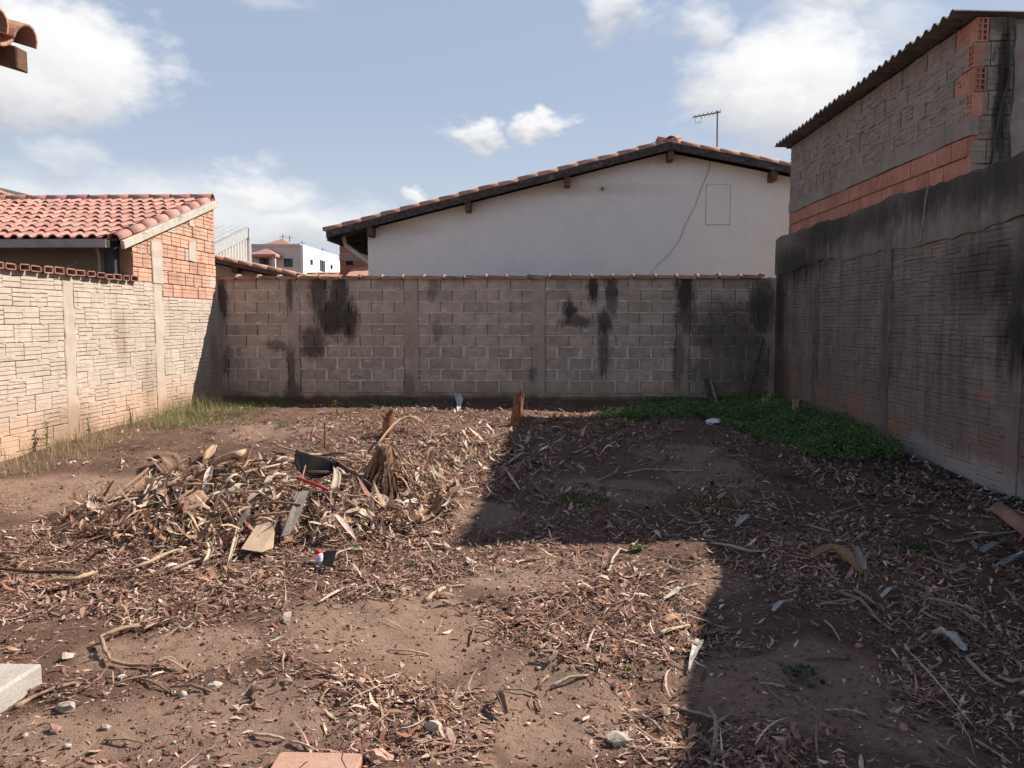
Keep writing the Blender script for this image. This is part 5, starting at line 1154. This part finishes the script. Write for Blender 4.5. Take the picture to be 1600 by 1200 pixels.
stalk([(1510, 1032), (1530, 1056, .01), (1548, 1072, .01), (1570, 1078)], .011, 'crooked pale root running from the white paper', (.38, .3, .24))
stalk([(1560, 1062), (1580, 1072, .01), (1598, 1066)], .009, 'pale root end curling up by the frame of litter', (.4, .32, .26))
stalk([(1570, 1022), (1588, 1038), (1610, 1058)], .010, 'grey stick lying beyond the crooked pale root', (.35, .28, .22))
stalk([(1522, 1160), (1555, 1180), (1580, 1198)], .006, 'thin tan straight twig in the front dark corner', (.41, .3, .2))
stalk([(1490, 850), (1540, 842, .01), (1600, 835, .02)], .01, 'grey stick lying near the terracotta tile pieces', (.3, .24, .19))
stalk([(975, 742), (1010, 735), (1062, 737), (1100, 738)], .009, 'long pale stick lying on the shaded mound', (.43, .35, .28))
stalk([(935, 755, .01), (960, 745, .02), (968, 733, .02)], .012, 'curved brown stick on the shaded mound', (.4, .29, .2))
stalk([(1105, 845), (1130, 855), (1160, 872)], .008, 'dark stick beneath the long pale leaf', (.3, .23, .18))
for i in range(40):
    px = r.uniform(800, 1580); py = r.uniform(690, 1150); a = r.uniform(-40, 40); b = r.uniform(-14, 14)
    stalk([(px-a, py-b), (px, py+r.uniform(-3, 3), .01), (px+a, py+b)], r.uniform(.004, .009), 'thin '+('grey', 'pale', 'dark')[i % 3]+' dry stick lying loose on the shaded ground', jit([(.34, .26, .2), (.42, .33, .26), (.22, .15, .11)][i % 3], r), 'dry_stick', .008, group=('grey', 'pale', 'dark')[i % 3]+' loose sticks on the shaded ground', cat='stick')
for i in range(40):
    px = r.uniform(30, 1000); py = r.uniform(860, 1180); a = r.uniform(-38, 38); b = r.uniform(-14, 14)
    stalk([(px-a, py-b), (px, py+r.uniform(-3, 3), .01), (px+a, py+b)], r.uniform(.003, .007), 'thin '+('tan', 'pale', 'dark')[i % 3]+' dry stick lying loose on the sunlit ground', jit([(.4, .29, .2), (.5, .38, .28), (.24, .16, .11)][i % 3], r), 'dry_stick', .008, group=('tan', 'pale', 'dark')[i % 3]+' loose sticks on the sunlit ground', cat='stick')
for i in range(70):
    px = r.uniform(40, 1560); py = r.uniform(700, 1150); p = G(px, py)
    if dens(np.array([p[0]]), np.array([p[1]]))[0] < .3 or (180 < px < 700 and 700 < py < 860): continue
    th = r.uniform(0, 6.28); ln = r.uniform(.07, .17); wv = r.uniform(.012, .03); pts = []
    for s_ in (-.5, -.1, .25, .5): xx = p[0]+math.cos(th)*ln*s_; yy = p[1]+math.sin(th)*ln*s_; pts.append((xx, yy, h1(xx, yy)+.012+r.uniform(0, .03)))
    lit_ = px < 1040 and not (725 < px and py < 860)
    tag(solid(ribbon(pts, [wv*.4, wv, wv*.9, wv*.2], r.uniform(.3, 1.2), jit(r.choice(TANS), r), r.uniform(-.8, .8), r.uniform(-.4, .4), i).build('dry_leaf', 'leafdry', None, True, False), .002),
        'curled dry leaf shred lying loose in the sunlit litter' if lit_ else 'curled dry leaf shred lying loose in the shaded litter', 'dry leaf', 'loose leaf shreds in sun' if lit_ else 'loose leaf shreds in shade')

# slabs, boards and tiles
c1 = onZ(66, 1036, -.045); c0 = onZ(-20, 1035, -.045); c2 = onZ(-20, 1090, -.045)
mb = MB(); dL = (c0-c1)*4; dN = (c2-c1); pts = [c1, c1+dL, c1+dL+dN*3, c1+dN*3]
mb.prism([(p[0], p[1]) for p in pts], 'z', -.3, -.045); tag(bevel(mb.build('concrete_slab', 'concrete'), .012, 2), 'pale concrete slab corner at the edge of the yard', 'slab')
polyslab('white_board', [(140, 1204), (180, 1166), (206, 1172), (172, 1210)], .014, 'concrete', 'short pale board lying on the bare front earth', 'board', .016)
def terracotta_slab():
    a = G(438, 1186); b = G(570, 1186); w_ = b[0]-a[0]; mb = MB(); q = []; z = max(a[2], b[2])+.03
    for (cx, cy, a0) in ((b[0]-.02, a[1]-.02, 0), (a[0]+.02, a[1]-.02, 90), (a[0]+.02, a[1]-.28, 180), (b[0]-.02, a[1]-.28, 270)):
        for k in range(4): an = R(a0+30*k); q.append((cx+.02*math.cos(an), cy+.02*math.sin(an)))
    mb.prism(q, 'z', z-.03, z); return tag(bevel(mb.build('terracotta_slab', 'terracotta'), .005, 2), 'smooth terracotta slab with rounded corners lying in the front litter', 'slab')
terracotta_slab()
p = G(1612, 850); bm_ = barrel_mesh('cap_tile', .09, .3, 'broken_tile')
for i, (dx, dy, dz, rx_, rz_, lab) in enumerate([(.05, .1, .02, .5, .6, 'broken clay roof tile leaning up at the dark wall side'), (-.02, -.05, .0, .15, -.7, 'broken clay roof tile lying flat before the leaning one')]):
    o = link('broken_tile', bm_, None, (p[0]+dx, p[1]+dy, p[2]+dz), (rx_, .2, rz_)); tag(o, lab, 'roof tile')
for i, (px, py, w_, h_, lab) in enumerate([(1560, 865, .1, .05, 'grey crumpled plastic sheet in the dark wall corner'), (1590, 885, .08, .04, 'smaller grey plastic scrap beside the crumpled sheet')]):
    leafpx([(px-25, py+4, .01), (px, py, h_), (px+22, py-6, .01)], [w_*.6, w_, w_*.5], lab, (.25, .245, .25), .7, 'plastic_sheet', seed=60+i, cat='plastic', twist=.7)

# things leaning on the block wall
for i, (p0, p1, w_, m_, lab) in enumerate([((1123, 632), (1110, 594), .05, 'grey_plank', 'pale batten leaning on the block wall'), ((1112, 630), (1103, 592), .07, 'dark_wood', 'dark batten leaning on the block wall beside the pale batten')]):
    b = onZ(p0[0], p0[1], .02); b[1] = min(b[1], YB-.35); b[2] = h1(b[0], b[1])-.03; tp = onY(p1[0], p1[1], YB-.02); mb = MB(); mb.bar(b, tp, w_, .02, (0, -1, .3)); tag(bevel(mb.build('timber_batten', m_), .003), lab, 'batten')
b = onY(1164, 622, YB-.25); b[2] = h1(b[0], b[1])-.03; tp = onY(1192, 530, YB-.012); mb = MB(); mb.tube([b, (b+tp)/2+np.array([.03, 0, 0]), tp], .014, 7); tag(mb.build('leaning_stick', 'dark_wood', None, True), 'thin dark stick leaning on the stained corner of the block wall', 'stick')

# ------------------------------------------------------------------ grass and weeds
def blades(name, x, y, g, H, wd, pal, lean=.45, m='green'):
    n = len(x); th = g.random(n)*6.283; ln = lean*H*(.3+g.random(n)); ph = g.random(n)*3.14; st = np.array([0, .4, .75, 1.0]); V = np.zeros((n, 4, 2, 3)); z0 = hgt(x, y)
    for i, s_ in enumerate(st):
        cx = x+np.cos(th)*ln*s_**2; cy = y+np.sin(th)*ln*s_**2; cz = z0-.01+H*s_*(1-.25*(ln/H)*s_); w_ = wd*(1-s_*.92)/2
        for k, sg in enumerate((-1, 1)): V[:, i, k, 0] = cx+sg*np.cos(ph)*w_; V[:, i, k, 1] = cy+sg*np.sin(ph)*w_; V[:, i, k, 2] = cz
    q = np.array([(2*i, 2*i+1, 2*i+3, 2*i+2) for i in range(3)]); C = pal[g.integers(0, len(pal), n)]*(.7+.6*g.random((n, 1)))
    return raw_mesh(name, V.reshape(-1, 3), (np.arange(n)[:, None, None]*8+q[None]).reshape(-1, 4), np.repeat(C, 8, 0), m)
def disc_leaves(name, x, y, g, H, s_, pal, m='green'):
    """small ground-cover leaves at varying height on unseen stems"""
    n = len(x); z = hgt(x, y)+H*g.random(n)**.7; th = g.random(n)*6.283; t1 = (g.random(n)-.5)*1.5; t2 = (g.random(n)-.5)*1.5; V = np.zeros((n, 5, 3)); sh = [(-.5, 0), (0, -.42), (.5, 0), (0, .42), (0, 0)]
    for i, (a, b) in enumerate(sh):
        V[:, i, 0] = x+s_*(a*np.cos(th)-b*np.sin(th)); V[:, i, 1] = y+s_*(a*np.sin(th)+b*np.cos(th)); V[:, i, 2] = z+s_*(a*t1+b*t2)-(s_*.18 if i == 4 else 0)
    q = np.array([(0, 1, 4), (1, 2, 4), (2, 3, 4), (3, 0, 4)]); C = pal[g.integers(0, len(pal), n)]*(.65+.7*g.random((n, 1)))
    return raw_mesh(name, V.reshape(-1, 3), (np.arange(n)[:, None, None]*5+q[None]).reshape(-1, 3), np.repeat(C, 5, 0), m)
def inpoly(px, py, poly):
    c = np.zeros(px.shape, bool); k = len(poly)
    for i in range(k):
        (x0, y0), (x1, y1) = poly[i], poly[(i+1) % k]; t_ = ((y0 > py) != (y1 > py)) & (px < (x1-x0)*(py-y0)/((y1-y0) or 1e-9)+x0); c ^= t_
    return c
DRY = np.array([(.40, .31, .19), (.46, .37, .24), (.34, .27, .15), (.28, .25, .12)]); MIXG = np.array([(.27, .28, .10), (.18, .22, .065), (.36, .33, .17), (.13, .19, .045)]); GRN = np.array([(.06, .13, .025), (.09, .17, .035), (.05, .10, .02), (.13, .19, .05)]); DGR = np.array([(.03, .08, .025), (.045, .105, .028), (.035, .06, .022), (.07, .13, .035), (.10, .09, .045)])
g = np.random.default_rng(61)
def clump(n, x0, x1, y0, y1, thr, seed, sc_=1.6):
    x = g.uniform(x0, x1, n); y = g.uniform(y0, y1, n); k = vnoise(x*sc_, y*sc_, seed)+.5 > thr*g.random(n)*2; return x[k], y[k]
x, y = clump(4600, XL+.02, -4.75, 10.3, 13.3, .55, 71); H = (.08+.26*g.random(len(x))**1.5)*np.clip((-4.6-x)/.8, .3, 1)*(.5+np.clip(vnoise(x*2, y*2, 90)+.5, 0, 1))
lstuff(blades('tall_grass', x, y, g, H, .006, np.concatenate([MIXG, DRY[:2]])), 'tall wispy pale green grass at the foot of the sunlit wall', 'grass')
x, y = clump(2600, XL+.02, -5.0, 7.4, 10.8, .6, 72); H = .08+.2*g.random(len(x))
lstuff(blades('dry_grass', x, y, g, H, .005, DRY), 'sparse dry straw coloured grass at the foot of the sunlit wall', 'grass')
x, y = clump(3600, -5.5, -4.3, 10.0, 13.2, .8, 73); H = .03+.10*g.random(len(x))
lstuff(blades('low_grass', x, y, g, H, .009, np.concatenate([GRN, MIXG[:2]]), .7), 'short green grass in front of the tall wispy grass', 'grass')
x, y = clump(2600, -5.4, -2.2, 12.6, 13.85, .7, 74); H = .03+.1*g.random(len(x))
lstuff(blades('wall_grass', x, y, g, H, .010, GRN, .7), 'green grass strip in the shade under the block wall', 'grass')
POLY = [(955, 645), (1020, 628), (1120, 624), (1205, 628), (1250, 648), (1330, 668), (1408, 712), (1330, 722), (1255, 716), (1190, 686), (1090, 655), (1000, 660)]
x = g.uniform(.5, XR-.03, 130000); y = g.uniform(8.2, 13.85, 130000); px, py = project(x, y, .02); px = px+26*vnoise(x*3, y*3, 75); py = py+9*vnoise(x*3, y*3, 76); k = inpoly(px, py, POLY) & (vnoise(x*2.2, y*2.2, 77)+.5 > (.25+.65*(x < 2.2)+.3*(x < 1.5))*g.random(130000)); x, y = x[k], y[k]
hh = .04+.16*np.clip(vnoise(x*2.5, y*2.5, 78)+.5, 0, 1)**1.3+.14*np.clip((x-2.9)/1.0, 0, 1)*(.4+np.clip(vnoise(x*4, y*4, 79)+.5, 0, 1))
lstuff(disc_leaves('ground_cover', x, y, g, hh, .013+.018*g.random(len(x)), DGR*2.5), 'dark green leafy ground cover in the shaded back corner', 'ground cover')
def tuft(px, py, rad, n, H, pal, label, kind='grass', name='grass_tuft', sz=.02):
    p = G(px, py); gg = np.random.default_rng(int(px*7+py)); rr = rad*np.sqrt(gg.random(n)); th = gg.random(n)*6.283; x = p[0]+rr*np.cos(th); y = p[1]+rr*np.sin(th)*.8
    if kind == 'grass': o = blades(name, x, y, gg, H*(.4+.6*gg.random(n)), .007, pal, .9)
    else: o = disc_leaves(name, x, y, gg, np.full(n, H)*(1-(rr/rad)**2*.7), sz*(.6+.8*gg.random(n)), pal)
    return tag(o, label, 'plant')
LG = np.array([(.15, .24, .04), (.20, .30, .06), (.11, .19, .035)])
tuft(910, 786, .22, 420, .09, GRN, 'green grass tuft on the shaded mound near the building shadow edge')
tuft(1108, 792, .2, 260, .08, GRN*.9, 'sparse green grass tuft on shaded ground before the mound')
tuft(1425, 858, .13, 240, .09, DGR, 'dark green grass tuft near the terracotta tile pieces')
tuft(1235, 700, .2, 220, .07, MIXG, 'yellowish grass tuft at the front of the green bed')
tuft(1010, 772, .14, 120, .05, DGR, 'thin grass tuft between the shaded mounds')
tuft(972, 654, .45, 1500, .16, LG, 'bright green leafy patch catching sun beside the green bed', 'leaf', 'leafy_patch', .026)
tuft(1028, 646, .3, 500, .14, LG*.9, 'taller bright green plant catching sun at the green bed', 'leaf', 'leafy_plant', .035)
tuft(1255, 1062, .09, 80, .06, DGR, 'small dark weed by the forked branch', 'leaf', 'weed', .02)
tuft(995, 860, .035, 16, .05, LG, 'tiny bright green seedling in the lit strip', 'leaf', 'seedling', .03)
tuft(984, 1051, .02, 9, .04, LG*1.2, 'tiny yellow green seedling at the edge of the shade', 'leaf', 'seedling', .02)
tuft(655, 882, .07, 60, .07, GRN, 'small green weed on the path edge before the heap', 'grass', 'weed')
tuft(557, 862, .06, 40, .09, LG, 'pale green sprout beside the black tray piece', 'grass', 'weed')
tuft(440, 668, .12, 60, .12, GRN, 'thin green weed on the bare soil behind the heap', 'grass', 'weed')
tuft(300, 742, .05, 24, .1, LG, 'yellow green leaf sprout on the heap end', 'leaf', 'seedling', .04)
tuft(790, 900, .05, 40, .04, LG, 'faint green weed on the bare path', 'grass', 'weed')
tuft(205, 965, .1, 70, .04, MIXG, 'yellowish grass wisp above the bent stalk', 'grass', 'weed')
def weed(px, py, hh, n, label, pal, sz=.05, seed=1):
    p = G(px, py); t = thing('weed', label, 'plant', p); q = random.Random(seed); top_ = np.array([p[0]+q.uniform(-.03, .03), p[1], p[2]+hh])
    mb = MB(); mb.tube([p-np.array([0, 0, .02]), (p+top_)/2+np.array([.01, 0, 0]), top_], [.006, .005, .003], 5, (.14, .16, .06)); mb.build('stem', 'green', t)
    for i in range(n):
        f_ = .2+.8*i/n; b = p+(top_-p)*f_; a = q.uniform(0, 6.28); l_ = sz*(1.25-f_*.6)*q.uniform(.7, 1.2); d_ = np.array([math.cos(a), math.sin(a), q.uniform(.1, .6)])
        ribbon([b, b+d_*l_*.5+np.array([0, 0, .01]), b+d_*l_-np.array([0, 0, .01])], [.006, l_*.5, .004], .3, tuple(pal[q.randrange(len(pal))]), 0, 0, i, 2).build('leaf', 'green', t, True, False)
weed(526, 645, .2, 8, 'slim green seedling in front of the block wall', LG, .07, 1)
weed(72, 705, .34, 16, 'dark leafy weed at the foot of the sunlit wall', GRN, .08, 2)
weed(140, 690, .3, 12, 'bushy dull weed among dry grass by the sunlit wall', np.array([(.16, .15, .06), (.22, .19, .09)]), .07, 3)
weed(205, 672, .32, 14, 'brown seeded weed standing in grass by the sunlit wall', np.array([(.2, .14, .07), (.15, .14, .05)]), .06, 4)
weed(1318, 695, .5, 10, 'thin leafless weed standing at the foot of the dark wall', np.array([(.1, .08, .05), (.07, .08, .035)]), .06, 5)
weed(318, 722, .2, 6, 'yellow leaved sprout growing behind the heap', np.array([(.3, .3, .05), (.36, .32, .06)]), .06, 6)
